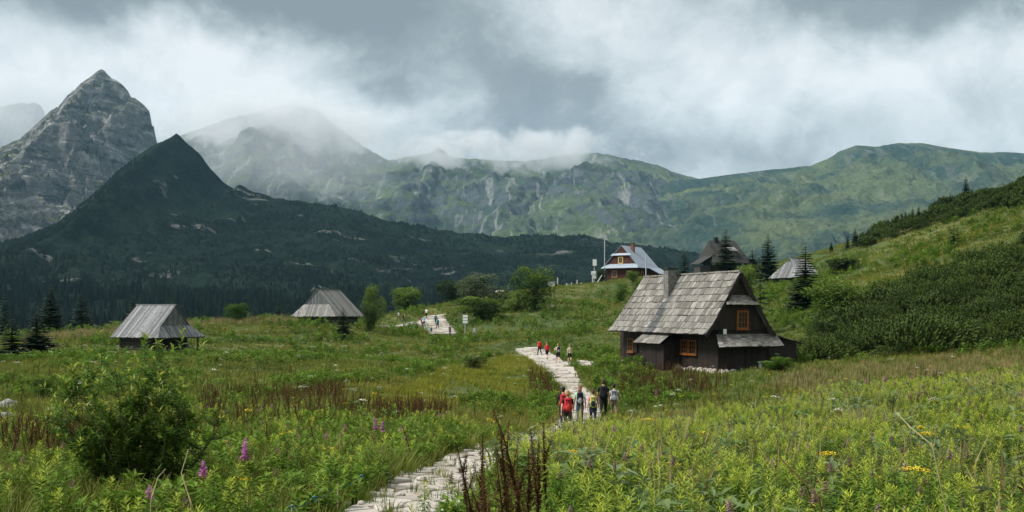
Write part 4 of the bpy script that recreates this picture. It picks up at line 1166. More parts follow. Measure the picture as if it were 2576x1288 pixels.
# ================================================================== VEGETATION
def vpoly(lst): return [tuple(gp(px, row)[:2]) for (px, row) in lst]
REG_FIRE = vpoly([(1250, 1175), (1330, 1145), (1400, 1118), (1450, 1108), (1600, 1115), (1800, 1075), (2060, 1015), (2300, 985), (2620, 950)]) + [(12, 6), (1.6, 6), (.6, 11)] + vpoly([(1225, 1215)])
REG_YEL = vpoly([(860, 1045), (1050, 1040), (1230, 1000), (1395, 950), (1385, 915), (1310, 885), (1180, 915), (1040, 965), (930, 1005)])
REG_DOCK = [vpoly([(505, 1010), (870, 995), (870, 1065), (640, 1105), (500, 1085)]), vpoly([(870, 1050), (1130, 1040), (1130, 1075), (870, 1090)]),
            vpoly([(0, 1105), (330, 1100), (330, 1175), (0, 1185)]), vpoly([(1560, 955), (1700, 935), (1830, 950), (1830, 985), (1560, 1010)]), vpoly([(1330, 930), (1385, 950), (1400, 1010), (1330, 990)])]
REG_PINE = [vpoly([(2040, 915), (2320, 890), (2620, 865)]) + [tuple(gd(2900, 80)[:2]), tuple(gd(2950, 118)[:2]), tuple(gd(2620, 116)[:2])] + vpoly([(2440, 668), (2330, 705), (2200, 752), (2170, 785), (2060, 850)]),
            [tuple(gd(*q)[:2]) for q in ((2170, 212), (2300, 205), (2450, 190), (2600, 176), (2900, 176), (2950, 225), (2600, 212), (2430, 226), (2280, 232), (2150, 236))]]
REG_STRAW = vpoly([(1900, 985), (2000, 940), (2250, 915), (2620, 890), (2620, 935), (2300, 965), (2060, 990)])

REG_CREST = vpoly([(60, 905), (130, 868), (270, 850), (560, 822), (745, 818)]) + [tuple(gd(745, 160)[:2]), tuple(gd(560, 150)[:2]), tuple(gd(270, 128)[:2]), tuple(gd(60, 112)[:2])]
# ------------------------------------------------------------------ prototypes
def tuft(seed, n, h, spread, wid, lean=.5, tipt=.0):
    r = random.Random(seed); b = MB()
    for i in range(n):
        a = r.uniform(0, 2 * PI); rr = spread * math.sqrt(r.random()); x, y = rr * math.cos(a), rr * math.sin(a)
        hh = h * r.uniform(.55, 1.1); ln = lean * r.uniform(.2, 1.0) * hh; da = a + r.uniform(-.9, .9)
        dx, dy = math.cos(da), math.sin(da); w = wid * r.uniform(.7, 1.3); sx, sy = -math.sin(r.uniform(0, 6.28)), math.cos(r.uniform(0, 6.28))
        p0 = Vector((x, y, -.05)); p1 = Vector((x + dx * ln * .35, y + dy * ln * .35, hh * .6)); p2 = Vector((x + dx * ln, y + dy * ln, hh))
        s = Vector((sx, sy, 0)) * w
        i0, i1 = b.vert(p0 - s, 0), b.vert(p0 + s, 0); i2, i3 = b.vert(p1 - s * .7, .4), b.vert(p1 + s * .7, .4); i4 = b.vert(p2, 1)
        b.face((i0, i1, i3, i2)); b.face((i2, i3, i4))
    return b
def herb(seed, n, size, h):
    r = random.Random(seed); b = MB()
    for i in range(n):
        a = r.uniform(0, 2 * PI); z = h * r.uniform(.1, 1.0); el_ = r.uniform(.0, .9)
        d = Vector((math.cos(a) * math.cos(el_), math.sin(a) * math.cos(el_), math.sin(el_)))
        p = Vector((math.cos(a + .5) * size * .5 * r.random(), math.sin(a + .5) * size * .5 * r.random(), z))
        b.leaf(p, d, (0, 0, 1), size * r.uniform(.5, 1.0), size * r.uniform(.22, .42), tint=z / h * r.uniform(.2, 1), droop=.3)
    return b
def willowherb(seed, h=.9, flower=0.0, wid=.235, n=58, bare=.72):
    """upright stem set with narrow leaves, yellow-green young leaves gathered at the top; material 0 leaf, 1 stem, 2 flower"""
    r = random.Random(seed); b = MB()
    lx, ly = r.uniform(-.08, .08), r.uniform(-.08, .08)
    top = Vector((lx, ly, h))
    b.tube([(0, 0, -.05), (lx * .4, ly * .4, h * .5), top], [.006, .005, .002], 4, 1)
    ga = 2.399
    for i in range(n):
        f = .25 + .75 * (i / (n - 1)) ** .85
        z = h * f; p = Vector((lx * f * f, ly * f * f, z)); a = i * ga + r.uniform(-.3, .3)
        young = max(0.0, (f - bare) / (1 - bare))
        L = (.155 - .085 * young ** 1.3) * r.uniform(.8, 1.2) * (.75 + .25 * h / .9); el_ = (-.05 + 1.0 * young ** 1.2) + r.uniform(-.2, .2)
        d = Vector((math.cos(a) * math.cos(el_), math.sin(a) * math.cos(el_), math.sin(el_)))
        b.leaf(p, d, (0, 0, 1), L, L * wid, 0, min(1, young * 1.1 + r.uniform(0, .15)), droop=.22 * (1 - young))
    if flower > 0:
        m = int(60 * flower) + 12; H2 = .20 * flower
        b.tube([top, top + Vector((lx * .2, ly * .2, H2))], [.003, .001], 3, 1)
        for i in range(m):
            f = i / m; a = i * ga; z = h - .05 + H2 * f; R = (.062 * (1 - f) ** .6 + .010) * (.6 + .4 * flower)
            p = top + Vector((0, 0, z - h)); d = Vector((math.cos(a), math.sin(a), .25))
            b.leaf(p, d + Vector((r.uniform(-.3, .3), r.uniform(-.3, .3), r.uniform(-.4, .4))), (0, 0, 1), R * r.uniform(.6, 1.3), R * .55, 2, 0, droop=.1)
    return b
def dock(seed, h=1.0, fine=True):
    """dead dock: bare brown stalk, its upper half clotted with seed"""
    r = random.Random(seed); b = MB()
    pts = [Vector((0, 0, -.1))]; lx, ly = r.uniform(-.16, .16), r.uniform(-.1, .1)
    for k in range(1, 6):
        f = k / 5; pts.append(Vector((lx * f * f * h + r.uniform(-.008, .008), ly * f * f * h, h * f)))
    b.tube(pts, [.013 * h, .012 * h, .010 * h, .009 * h, .006 * h, .002], 5, 0)
    def cl(p, d, L, n, R):
        for i in range(n):
            f = i / n; q = p + d * L * f; a = r.uniform(0, 6.28); rr = R * (1 - .55 * f) * r.uniform(.4, 1.2)
            dd = Vector((math.cos(a), math.sin(a), r.uniform(-.3, .8)))
            b.leaf(q + dd * rr * .2, dd, (0, 0, 1), rr, rr * .95, 0, r.random(), droop=.1)
    up = Vector((lx * 1.4, ly * 1.4, 1)).normalized()
    s = h * .42
    cl(Vector((lx * .18 * h, ly * .18 * h, s)), up, h * .57, 230 if fine else 30, .034 * h if fine else .055 * h)
    for k in range(5 if fine else 2):
        f = r.uniform(.35, .7); a = r.uniform(0, 6.28); p = Vector((lx * f * f * h, ly * f * f * h, h * f))
        d = Vector((math.cos(a) * .33, math.sin(a) * .33, 1)).normalized(); L = h * r.uniform(.14, .30)
        b.tube([p, p + d * L], [.005 * h, .001], 4, 0); cl(p + d * L * .15, d, L * .9, 45 if fine else 10, .028 * h if fine else .045 * h)
    return b
def umbel(seed, h=.8, R=.09, n=50):
    r = random.Random(seed); b = MB()
    b.tube([(0, 0, 0), (.01, .01, h)], [.005, .003], 4, 1)
    for i in range(n):
        a = r.uniform(0, 6.28); rr = R * math.sqrt(r.random()); z = h + .03 * (1 - rr / R) + r.uniform(-.02, .02)
        b.leaf((rr * math.cos(a), rr * math.sin(a), z), (math.cos(a), math.sin(a), .6), (0, 0, 1), .022, .022, 0)
    for i in range(9):
        a = r.uniform(0, 6.28); z = h * r.uniform(.2, .85); b.leaf((0, 0, z), (math.cos(a), math.sin(a), .3), (0, 0, 1), .14, .045, 1)
    return b
def pine_clump(seed, nw=.045, cnt=240):
    """bushy dwarf pine: many upswept shoots, each a brush of needles"""
    r = random.Random(seed); b = MB()
    for i in range(cnt):
        a = r.uniform(0, 6.28); q = math.sqrt(r.random()); x, y = q * math.cos(a), q * math.sin(a)
        z = (1 - q * q) ** .5 * r.uniform(.55, 1.0) * .95 + r.uniform(-.05, .1)
        ax = Vector((x * .7, y * .7, .75)).normalized(); L = r.uniform(.22, .38)
        p = Vector((x, y, z - L * .5))
        for k in range(7):
            f = .15 + .85 * k / 7; aa = k * 2.4
            s = ax.cross(Vector((math.cos(aa), math.sin(aa), .2))).normalized()
            b.leaf(p + ax * L * f, ax * 1.1 + s, ax, L * .6 * (1.1 - .5 * f), nw, 0, f * .8, droop=0)
    return b
def spruce_crown(seed, whorls=26, per=8, full=1.0, R=.2):
    r = random.Random(seed); b = MB()
    for k in range(whorls):
        z = .06 + .91 * (k / (whorls - 1)) ** .95; z += r.uniform(-.008, .008)
        Rz = R * (1 - z) ** .72 * r.uniform(.85, 1.12) + .010
        n = max(4, int(per * (1 - .5 * z)))
        for i in range(n):
            if r.random() > full: continue
            a = 2 * PI * (i + r.uniform(-.3, .3)) / n + k * .7; L = Rz * r.uniform(.72, 1.12)
            out = Vector((math.cos(a), math.sin(a), 0)); sd = Vector((-out.y, out.x, 0))
            drop = .38 * (1 - z) + .05
            P0 = Vector((0, 0, z)); P1 = P0 + out * L * .55 + Vector((0, 0, -L * drop * .55)); P2 = P0 + out * L + Vector((0, 0, -L * drop * .75))
            w = L * .42 + .008
            for (pa_, pb_, wa, wb) in ((P0, P1, w * .35, w * .85), (P1, P2, w * .85, .002)):
                i0 = b.vert(pa_ - sd * wa - Vector((0, 0, wa * .5)), .2); i1 = b.vert(pb_ - sd * wb - Vector((0, 0, wb * .5)), .5); c0 = b.vert(pa_, .3); c1 = b.vert(pb_, .7)
                j0 = b.vert(pa_ + sd * wa - Vector((0, 0, wa * .5)), .2); j1 = b.vert(pb_ + sd * wb - Vector((0, 0, wb * .5)), .5)
                b.face((i0, i1, c1, c0)); b.face((c0, c1, j1, j0))
            for q in range(4):
                f = .3 + .2 * q; pp = P0 + out * L * f + Vector((0, 0, -L * drop * f * .9))
                for sg in (-1, 1):
                    b.leaf(pp, out * .7 + sd * sg * .8 + Vector((0, 0, -.35)), (0, 0, 1), L * .42 * (1.2 - f), L * .22, 0, .3 + .6 * r.random(), droop=.2)
    b.leaf((0, 0, .95), (0, 0, 1), (1, 0, 0), .06, .012, 0, .8); b.leaf((0, 0, .95), (0, 0, 1), (0, 1, 0), .06, .012, 0, .8)
    return b
def tree_crown(seed, lobes, leaves, size, low=.12):
    """unit broadleaf crown: uneven lobes of leaves with gaps between; trunk and limbs come separately"""
    r = random.Random(seed); b = MB(); L = []
    for k in range(lobes):
        a = r.uniform(0, 6.28); z = low + (.93 - low) * r.random() ** .8; prof = math.sin(PI * min(1, (z - low + .13) / (1.0 - low + .2))) ** .7
        rr = .40 * prof * math.sqrt(r.random()); L.append((Vector((rr * math.cos(a), rr * math.sin(a), z)), r.uniform(.09, .19)))
    for i in range(leaves):
        c, rad = r.choice(L)
        d = Vector((r.gauss(0, 1), r.gauss(0, 1), r.gauss(.25, 1))).normalized(); p = c + d * rad * r.uniform(.55, 1.08)
        dd = (d + Vector((r.uniform(-.8, .8), r.uniform(-.8, .8), r.uniform(-.7, .5)))).normalized()
        b.leaf(p, dd, Vector((r.uniform(-.5, .5), r.uniform(-.5, .5), 1)), size * r.uniform(.7, 1.4), size * r.uniform(.5, .8), 0, max(0, min(1, p.z * .5 + d.z * .5)) * r.random(), droop=.15)
    t_ = MB(); t_.tube([(0, 0, -.03), (.01, .01, .35), (.0, .02, .8)], [.032, .022, .006], 7)
    for c, rad in L[:14]:
        t_.tube([(0, 0, max(.05, c.z * .45)), c * .55 + Vector((0, 0, c.z * .28)), c], [.014, .009, .003], 5)
    return b, t_

ML_grass = leafmat('meadow_grass', [(.050, .125, .010), (.085, .165, .013), (.135, .190, .019), (.20, .18, .035)], tips=(.22, .215, .05), patch=[((.20, .195, .018), .030, .50, .60, 3.0), ((.035, .090, .009), .09, .53, .66, 11.0), ((.19, .14, .045), .05, .58, .70, 31.0)], transl=.3)
ML_yel = leafmat('bright_grass', [(.12, .19, .012), (.19, .235, .016), (.26, .26, .022)], tips=(.27, .25, .035), transl=.3)
ML_straw = leafmat('straw_grass', [(.20, .19, .055), (.26, .21, .075), (.12, .185, .032)], tips=(.33, .25, .13), transl=.25)
ML_herb = leafmat('herb_leaf', [(.030, .095, .008), (.055, .140, .012), (.095, .185, .018)], tips=(.16, .24, .025), transl=.3)
ML_will = leafmat('willowherb_leaf', patch=[((.034, .100, .014), .35, .54, .64, 5.0), ((.19, .25, .030), .6, .58, .70, 21.0)], cols= [(.055, .145, .018), (.090, .190, .022), (.145, .225, .028)], tips=(.43, .49, .060), transl=.35)
ML_shrub = leafmat('shrub_leaf', [(.085, .175, .026), (.125, .215, .032)], tips=(.46, .46, .07), transl=.35, rough=.4)
ML_pine = leafmat('dwarf_pine_needles', [(.010, .026, .006), (.022, .046, .009), (.048, .080, .013)], tips=(.075, .112, .020), transl=.15)
ML_spruce = leafmat('spruce_needles', [(.012, .028, .013), (.020, .038, .016)], tips=(.034, .056, .020), transl=.12)
ML_spruce2 = leafmat('pale_spruce_needles', [(.030, .055, .018), (.040, .066, .020)], tips=(.065, .090, .026), transl=.15)
ML_broad = leafmat('broad_leaf', [(.045, .105, .016), (.075, .145, .022), (.110, .180, .028)], tips=(.22, .29, .05), transl=.3)
ML_willowbush = leafmat('silver_leaf', [(.070, .105, .045), (.10, .130, .060)], tips=(.20, .235, .12), transl=.3)
ML_far = leafmat('far_spruce', [(.004, .010, .006), (.009, .018, .009), (.020, .032, .013)], transl=.05, rough=.9)  # needle greens darkened along with the hill's, shade put into the colour
M_stem = plain('green_stem', (.10, .12, .04), .8, .2, 9)
M_dryleaf = plain('dry_stalk', (.36, .30, .16), .8, .2, 12)
M_twig = plain('twig', (.085, .080, .035), .9, .3, 8)
M_bark = plain('bark', (.055, .042, .032), .95, .3, 8)
ML_dock = leafmat('dead_dock', [(.045, .022, .012), (.075, .036, .018), (.10, .052, .025)], tips=(.15, .075, .035), transl=.1, rough=.9)
M_pink = plain('pink_petal', (.62, .20, .52), .7, .25, 30)
M_mauve = plain('mauve_petal', (.36, .20, .26), .7, .25, 30)
M_yel = plain('yellow_petal', (.72, .50, .02), .7, .25, 30)
M_cream = plain('cream_petal', (.62, .64, .50), .7, .2, 30)

P_grass = [tuft(i, 18, .44, .17, .010, .7).mesh('grass_tuft', [ML_grass], tint=True) for i in range(4)]
P_grass_far = [tuft(20 + i, 26, .42, .5, .020, .6).mesh('grass_tuft_wide', [ML_grass], tint=True) for i in range(4)]
P_yel = [tuft(40 + i, 30, .34, .42, .016, .8).mesh('bright_tuft', [ML_yel], tint=True) for i in range(3)]
P_straw = [tuft(60 + i, 24, .55, .3, .010, .5).mesh('straw_tuft', [ML_straw], tint=True) for i in range(3)]
P_herb = [herb(i, 46, .17, .42).mesh('herb', [ML_herb], tint=True) for i in range(4)]
P_will = [willowherb(i, (.92, .7, 1.05, .85, .98)[i], 0, (.235, .30, .20, .26, .22)[i], (58, 46, 70, 60, 50)[i], (.72, .6, .8, .7, .66)[i]).mesh('leafy_stem', [ML_will, M_stem], tint=True) for i in range(5)]
P_willfl = [willowherb(50 + i, .9, .75).mesh('leafy_stem_mauve', [ML_will, M_stem, M_mauve], tint=True) for i in range(2)]
P_dock = [dock(i, 1.0, False).mesh('dock_stalk', [ML_dock], tint=True) for i in range(5)]
P_umb = [umbel(i, .72, .10, 40).mesh('yellow_head', [M_yel, M_stem]) for i in range(2)]
P_cream = [umbel(9, .8, .12, 46).mesh('cream_head', [M_cream, M_stem])]
P_pine = [pine_clump(i, .055, 200).mesh('dwarf_pine', [ML_pine], tint=True) for i in range(4)]
P_pine_far = [pine_clump(10 + i, .10, 120).mesh('dwarf_pine', [ML_pine], tint=True) for i in range(4)]

ML_burr = leafmat('burdock_leaf', [(.060, .13, .035), (.10, .18, .05), (.20, .25, .14)], tips=(.16, .22, .08), transl=.3, rough=.45)
_d = MB(); _d.tube([(0, 0, -.05), (.04, 0, .5), (.14, .03, .85), (.26, .05, 1.0)], [.006, .005, .004, .002], 5)
for _k in range(6): _d.leaf((.02 * _k, 0, .3 + .11 * _k), (math.cos(_k * 2.4), math.sin(_k * 2.4), .1), (0, 0, 1), .12, .03, droop=.5)
P_dry = _d.mesh('dry_stem', [M_dryleaf])
# ------------------------------------------------------------------ scatter over the meadow
HOUSES = [[(-34.5, 96.0), (-30.3, 102.8), (-36.2, 106.0), (-40.2, 99.0)], [(-24.4, 144.0), (-32.5, 148.0), (-29.5, 155.5), (-20.8, 152.0)], [(13.8, 67.0), (8.2, 81.2), (12.4, 83.2), (19.5, 71.5), (18.2, 68.6)]]
def field(y0, y1, dens, margin=1.25, x_extra=2.0):
    area = (y1 ** 2 - y0 ** 2) * (1288 / F) * margin + 2 * x_extra * (y1 - y0)
    n = int(area * dens)
    y = np.sqrt(RNG.uniform(y0 ** 2, y1 ** 2, n)); hw = y * (1288 / F) * margin + x_extra
    x = RNG.uniform(-1, 1, n) * hw
    ok = pathdist(x, y) > -.04 * RNG.random(n)
    for h_ in HOUSES: ok &= ~inpoly(x, y, h_)
    return x[ok], y[ok]
def inany(x, y, regs):
    m = np.zeros(len(x), bool)
    for r_ in regs: m |= inpoly(x, y, r_)
    return m
def put(name, protos, x, y, scl, label, cat, sink=.03, tilt=.12):
    z = H(x, y) - sink
    n = len(x)
    return scatter(name, protos, x, y, z, RNG.uniform(0, 6.28, n), scl, None, (RNG.normal(0, tilt, n), RNG.normal(0, tilt, n)), label, cat)
gxs, gys, gsc, far_ = [], [], [], []
for (y0, y1, dn, sc) in ((5, 12, 34, .75), (12, 24, 22, .85), (24, 48, 10, 1.05)):
    x, y = field(y0, y1, dn); k = ~inpoly(x, y, REG_FIRE) & ~inpoly(x, y, REG_YEL)
    if y0 > 20: k &= ~inpoly(x, y, REG_STRAW) | (RNG.random(len(x)) < .4)
    gxs.append(x[k]); gys.append(y[k]); gsc.append(sc * RNG.uniform(.6, 1.35, k.sum()) * (1 + .35 * fbm(x[k] / 5, y[k] / 5, 2, 3)))
x, y, s = map(np.concatenate, (gxs, gys, gsc))
put('meadow_grass', P_grass, x, y, s, 'tall mixed meadow grass either side of the path', 'grass')
gxs, gys, gsc = [], [], []
for (y0, y1, dn, sc) in ((44, 85, 3.6, .95), (85, 150, 1.5, 1.25), (150, 330, .42, 1.9)):
    x, y = field(y0, y1, dn, 1.1); k = ~inpoly(x, y, REG_YEL) | (RNG.random(len(x)) < .25)
    gxs.append(x[k]); gys.append(y[k]); gsc.append(sc * RNG.uniform(.6, 1.3, k.sum()))
x, y, s = map(np.concatenate, (gxs, gys, gsc))
k = H(x, y) > -9
put('hillside_grass', P_grass_far, x[k], y[k], np.stack([s[k], s[k], s[k] * np.where(y[k] > 85, .55, .75)], 1), 'rough green and yellow grass over the hillsides', 'grass')
x, y = field(28, 110, 4.0); k = inpoly(x, y, REG_YEL) & (fbm(x / 5, y / 5, 2, 8) > -.3); x, y = x[k], y[k]
put('bright_grass', P_yel, x, y, RNG.uniform(.7, 1.2, len(x)), 'bright yellow-green grass on the mown knoll left of the path', 'grass')
x, y = field(18, 80, 3.2); k = inpoly(x, y, REG_STRAW); x2, y2 = field(75, 175, 1.6, 1.15); k2 = inpoly(x2, y2, REG_CREST) & (RNG.random(len(x2)) < .8); x, y = np.r_[x[k], x2[k2]], np.r_[y[k], y2[k2]]
put('straw_grass', P_straw, x, y, RNG.uniform(.7, 1.25, len(x)) * np.where(y > 75, 1.5, 1), 'brownish seeding grass along the meadow crest and below the dwarf pines', 'grass')
# broad leafy herbs in drifts
hx, hy, hs = [], [], []
for (y0, y1, dn, sc) in ((6, 26, 15.0, .9), (26, 60, 6.0, 1.05), (60, 120, 1.7, 1.45), (120, 210, .5, 2.1)):
    x, y = field(y0, y1, dn, 1.1)
    m = fbm(x / 9, y / 14, 3, 61) > (.0 if y0 > 20 else -.2)
    k = m & (~inpoly(x, y, REG_FIRE) | (fbm(x / 1.9, y / 1.9, 2, 44) < -.15)) & ~inpoly(x, y, REG_YEL) & ~inpoly(x, y, REG_STRAW) & ~inpoly(x, y, REG_PINE[0])
    hx.append(x[k]); hy.append(y[k]); hs.append(sc * RNG.uniform(.6, 1.3, k.sum()))
x, y, s = map(np.concatenate, (hx, hy, hs)); k = H(x, y) > -8
put('broad_leaved_herbs', P_herb, x[k], y[k], s[k], 'low broad-leaved green herbs in drifts through the meadow', 'herbs', tilt=.2)
# brown dock in bands
x, y = field(20, 95, 13.0); m = inany(x, y, REG_DOCK)
edge = np.clip(.45 + .8 * fbm(x / 3, y / 3, 2, 90), 0, 1); k = m & (RNG.random(len(x)) < edge)
x2, y2 = field(20, 60, .25); k2 = ~inpoly(x2, y2, REG_FIRE) & ~inpoly(x2, y2, REG_YEL)
x, y = np.r_[x[k], x2[k2]], np.r_[y[k], y2[k2]]
put('dead_dock', P_dock, x, y, RNG.uniform(.75, 1.12, len(x)), 'bands of dead brown dock stalks across the middle meadow', 'dead stalks')
# yellow and cream flower heads
x, y = field(8, 60, .07); k = ~inpoly(x, y, REG_YEL); x, y = x[k], y[k]
put('yellow_flowers', P_umb, x, y, RNG.uniform(.7, 1.2, len(x)), 'scattered small yellow flower heads in the meadow', 'flowers')
x, y = field(25, 130, .05); put('cream_flowers', P_cream, x, y, RNG.uniform(.8, 1.6, len(x)), 'scattered cream flower heads in the meadow', 'flowers')
# willowherb stand right of the path
x, y = field(6.5, 62, 15.0); k = inpoly(x, y, REG_FIRE) & (pathdist(x, y) > .12) & (fbm(x / 1.9, y / 1.9, 2, 44) > -.28); x, y = x[k], y[k]
z = H(x, y)
vis = (np.abs(x) < y * .5) & (y > 9.0)
order = np.argsort(np.where(vis, y, 1e6))
near = order[:300]; rest = order[300:]
fl = RNG.random(len(x)) < .07
sc_ = RNG.uniform(.66, 1.06, len(x)) * (1 + .16 * fbm(x / 2.2, y / 2.2, 3, 17))
for i in near:
    pm = P_willfl[i % 2] if fl[i] else P_will[i % 5]
    o = link('willowherb_plant', pm)
    o.location = (x[i], y[i], z[i] - .04); o.rotation_euler = (RNG.normal(0, .10), RNG.normal(0, .10), RNG.uniform(0, 6.28)); o.scale = [sc_[i]] * 3
    tag(o, 'leafy willowherb stem in the dense green stand right of the path', 'plant', 'willowherb stems in the foreground stand')
ix = np.where(fl[rest], 5 + RNG.integers(0, 2, len(rest)), RNG.integers(0, 5, len(rest)))
scatter('willowherb_stand', P_will + P_willfl, x[rest], y[rest], z[rest] - .04, RNG.uniform(0, 6.28, len(rest)), sc_[rest], ix,
        (RNG.normal(0, .1, len(rest)), RNG.normal(0, .1, len(rest))), 'dense bright green stand of leafy willowherb covering the right slope', 'plants')
# other species mixed into the stand
x, y = field(7, 60, 5.0); k = inpoly(x, y, REG_FIRE) & (fbm(x / 1.9, y / 1.9, 2, 44) < -.12); x, y = x[k], y[k]
P_burr = [herb(90 + i, 26, .24, .62).mesh('burdock', [ML_burr], tint=True) for i in range(3)]
s = RNG.uniform(.7, 1.5, len(x)); put('burdock', P_burr, x, y, s, 'broad pale-backed leaves among the willowherb right of the path', 'herbs', tilt=.25)
x, y = field(7, 60, 1.6); k = inpoly(x, y, REG_FIRE) & (fbm(x / 3, y / 3, 2, 85) > -.05); x, y = x[k], y[k]
put('seeding_grass', P_straw + P_grass[:2], x, y, RNG.uniform(1.3, 2.3, len(x)), 'thin seeding grass standing through the leafy stand', 'grass')
x, y = field(7, 60, .35); k = inpoly(x, y, REG_FIRE); x, y = x[k], y[k]
put('dead_stems', P_dock[:3] + [P_dry], x, y, RNG.uniform(.7, 1.15, len(x)), 'single dead stems scattered through the leafy stand', 'dead stalks', tilt=.4)
# looser willowherb elsewhere in the near meadow
x, y = field(9, 34, 3.6); k = ~inpoly(x, y, REG_FIRE) & ~inpoly(x, y, REG_YEL) & (fbm(x / 4, y / 4, 2, 33) > -.1); x, y = x[k], y[k]
put('loose_willowherb', P_will + P_willfl[:1], x, y, RNG.uniform(.55, .9, len(x)), 'loose willowherb stems among the grass left of the path', 'plants')
# dwarf pine on the right hillside
for nm, reg, y0, y1, dn, s0, s1, lab in (('dwarf_pine_thicket', REG_PINE[0], 60, 140, .40, .7, 2.3, 'dense dark dwarf pine thicket on the slope right of the tarred house'),
                                         ('skyline_dwarf_pine', REG_PINE[1], 150, 260, .20, .9, 2.4, 'band of dark dwarf pine along the right skyline')):
    x, y = field(y0, y1, dn, 1.3); k = inpoly(x, y, reg) & (fbm(x / 10, y / 10, 3, 55) > -.34); x, y = x[k], y[k]
    s = RNG.uniform(s0, s1, len(x)) * (1 + .45 * fbm(x / 8, y / 8, 2, 57))
    put(nm, P_pine if y0 < 100 else P_pine_far, x, y, np.stack([s, s, s * RNG.uniform(.55, 1.25, len(x))], 1), lab, 'dwarf pine', sink=.15, tilt=.05)
# the far spruce wood below the dark hill
def far_spruce(seed):
    r = random.Random(seed); b = MB()
    for k in range(7):
        z0 = .05 + k * .13; R = .16 * (1 - z0) ** .8 * r.uniform(.85, 1.15) + .01; n = 7; c = b.vert((0, 0, z0 + .24)); ring = []
        for i in range(n * 2):
            a = PI * i / n + k; rr = R * (1.0 if i % 2 == 0 else .5) * r.uniform(.8, 1.2); ring.append(b.vert((rr * math.cos(a), rr * math.sin(a), z0 - (0.03 if i % 2 == 0 else 0))))
        for i in range(n * 2): b.face((ring[i], ring[(i + 1) % (n * 2)], c))
    b.tube([(0, 0, -.05), (0, 0, .3)], [.012, .008], 4)
    return b
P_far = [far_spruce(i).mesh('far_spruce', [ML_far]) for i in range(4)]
n = 22000
x = RNG.uniform(-1000, 480, n); y = RNG.uniform(440, 1120, n)
dens = np.clip(1.25 - (y - 640) / 430 + .9 * fbm(x / 90, y / 90, 3, 15), 0, 1) * (np.abs(x) < y * .85)
k = RNG.random(n) < dens; x, y = x[k], y[k]
s = RNG.uniform(8, 16, len(x)) * (1 - .35 * sstep(700, 1100, y))
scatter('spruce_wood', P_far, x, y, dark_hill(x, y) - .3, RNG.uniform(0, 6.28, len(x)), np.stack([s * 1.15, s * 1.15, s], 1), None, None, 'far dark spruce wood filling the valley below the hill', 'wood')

n = 36000
x = RNG.uniform(-1420, 640, n); y = RNG.uniform(820, 1745, n)
k = (np.abs(x) < y * .82) & (dark_hill(x, y) < 235) & (fbm(x / 60, y / 60, 3, 25) + .5 * fbm(x / 18, y / 18, 2, 29) > -.12); x, y = x[k], y[k]
s = RNG.uniform(2.2, 5.2, len(x))
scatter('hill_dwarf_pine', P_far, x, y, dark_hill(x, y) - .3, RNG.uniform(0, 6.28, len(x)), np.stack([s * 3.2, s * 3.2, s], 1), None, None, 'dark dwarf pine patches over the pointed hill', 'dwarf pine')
# grass, pebbles in the joints and along the edges of the near path
pts_ = []
for (R_, lo, hi, dn) in ((_fine[0], 0, 80, 1.0),):
    m_ = min(len(R_), int(60 / .5))
    for i_ in range(m_):
        for _ in range(7):
            sgn = RNG.choice([-1, 1]); off = R_[i_, 2] * (sgn * RNG.uniform(.8, 1.05) if RNG.random() < .75 else RNG.uniform(-.9, .9))
            t_ = R_[min(i_ + 1, len(R_) - 1), :2] - R_[max(i_ - 1, 0), :2]; t_ = t_ / np.linalg.norm(t_)
            pts_.append((R_[i_, 0] + t_[1] * off + RNG.uniform(-.2, .2), R_[i_, 1] - t_[0] * off + RNG.uniform(-.2, .2)))
pts_ = np.array(pts_)
put('verge_grass', P_grass[:2], pts_[:, 0], pts_[:, 1], RNG.uniform(.25, .7, len(pts_)), 'short grass tufts in the joints and edges of the path', 'grass', sink=-.03)
_pb = MB(); _pb.ellipsoid((0, 0, .02), (.06, .045, .035), 7, 4); P_peb = [_pb.mesh('pebble', [M_stone], smooth=False)]
pts2 = pts_[RNG.random(len(pts_)) < .6] + RNG.normal(0, .12, (1, 2))
put('pebbles', P_peb, pts2[:, 0], pts2[:, 1], RNG.uniform(.5, 1.8, len(pts2)), 'loose pebbles along the path', 'pebbles', sink=-.05)
# ------------------------------------------------------------------ single trees and bushes
C_spr = [spruce_crown(i, 26, 9).mesh('crown', [ML_spruce], tint=True) for i in range(3)]
C_spr_thin = spruce_crown(11, 15, 7, .8, .23).mesh('crown', [ML_spruce2], tint=True)
_t = MB(); _t.tube([(0, 0, -.04), (0, 0, .5), (0, 0, .97)], [.016, .010, .002], 7); T_spr = _t.mesh('trunk', [M_bark])
C_br = []
for i, (lb, lv, sz) in enumerate(((30, 4200, .042), (34, 4600, .040), (26, 3600, .046))):
    cb, tb = tree_crown(100 + i, lb, lv, sz, .08); C_br.append((cb, tb.mesh('trunk', [M_bark])))
def crown_mesh(i, m, nm='crown'): return C_br[i][0].mesh(nm, [m], tint=True)
CM = {('b', i): crown_mesh(i, ML_broad) for i in range(3)}
CM.update({('s', i): crown_mesh(i, ML_willowbush) for i in range(3)})
CM.update({('y', i): crown_mesh(i, ML_herb) for i in range(3)})
CM.update({('d', i): crown_mesh(i, ML_pine) for i in range(3)})
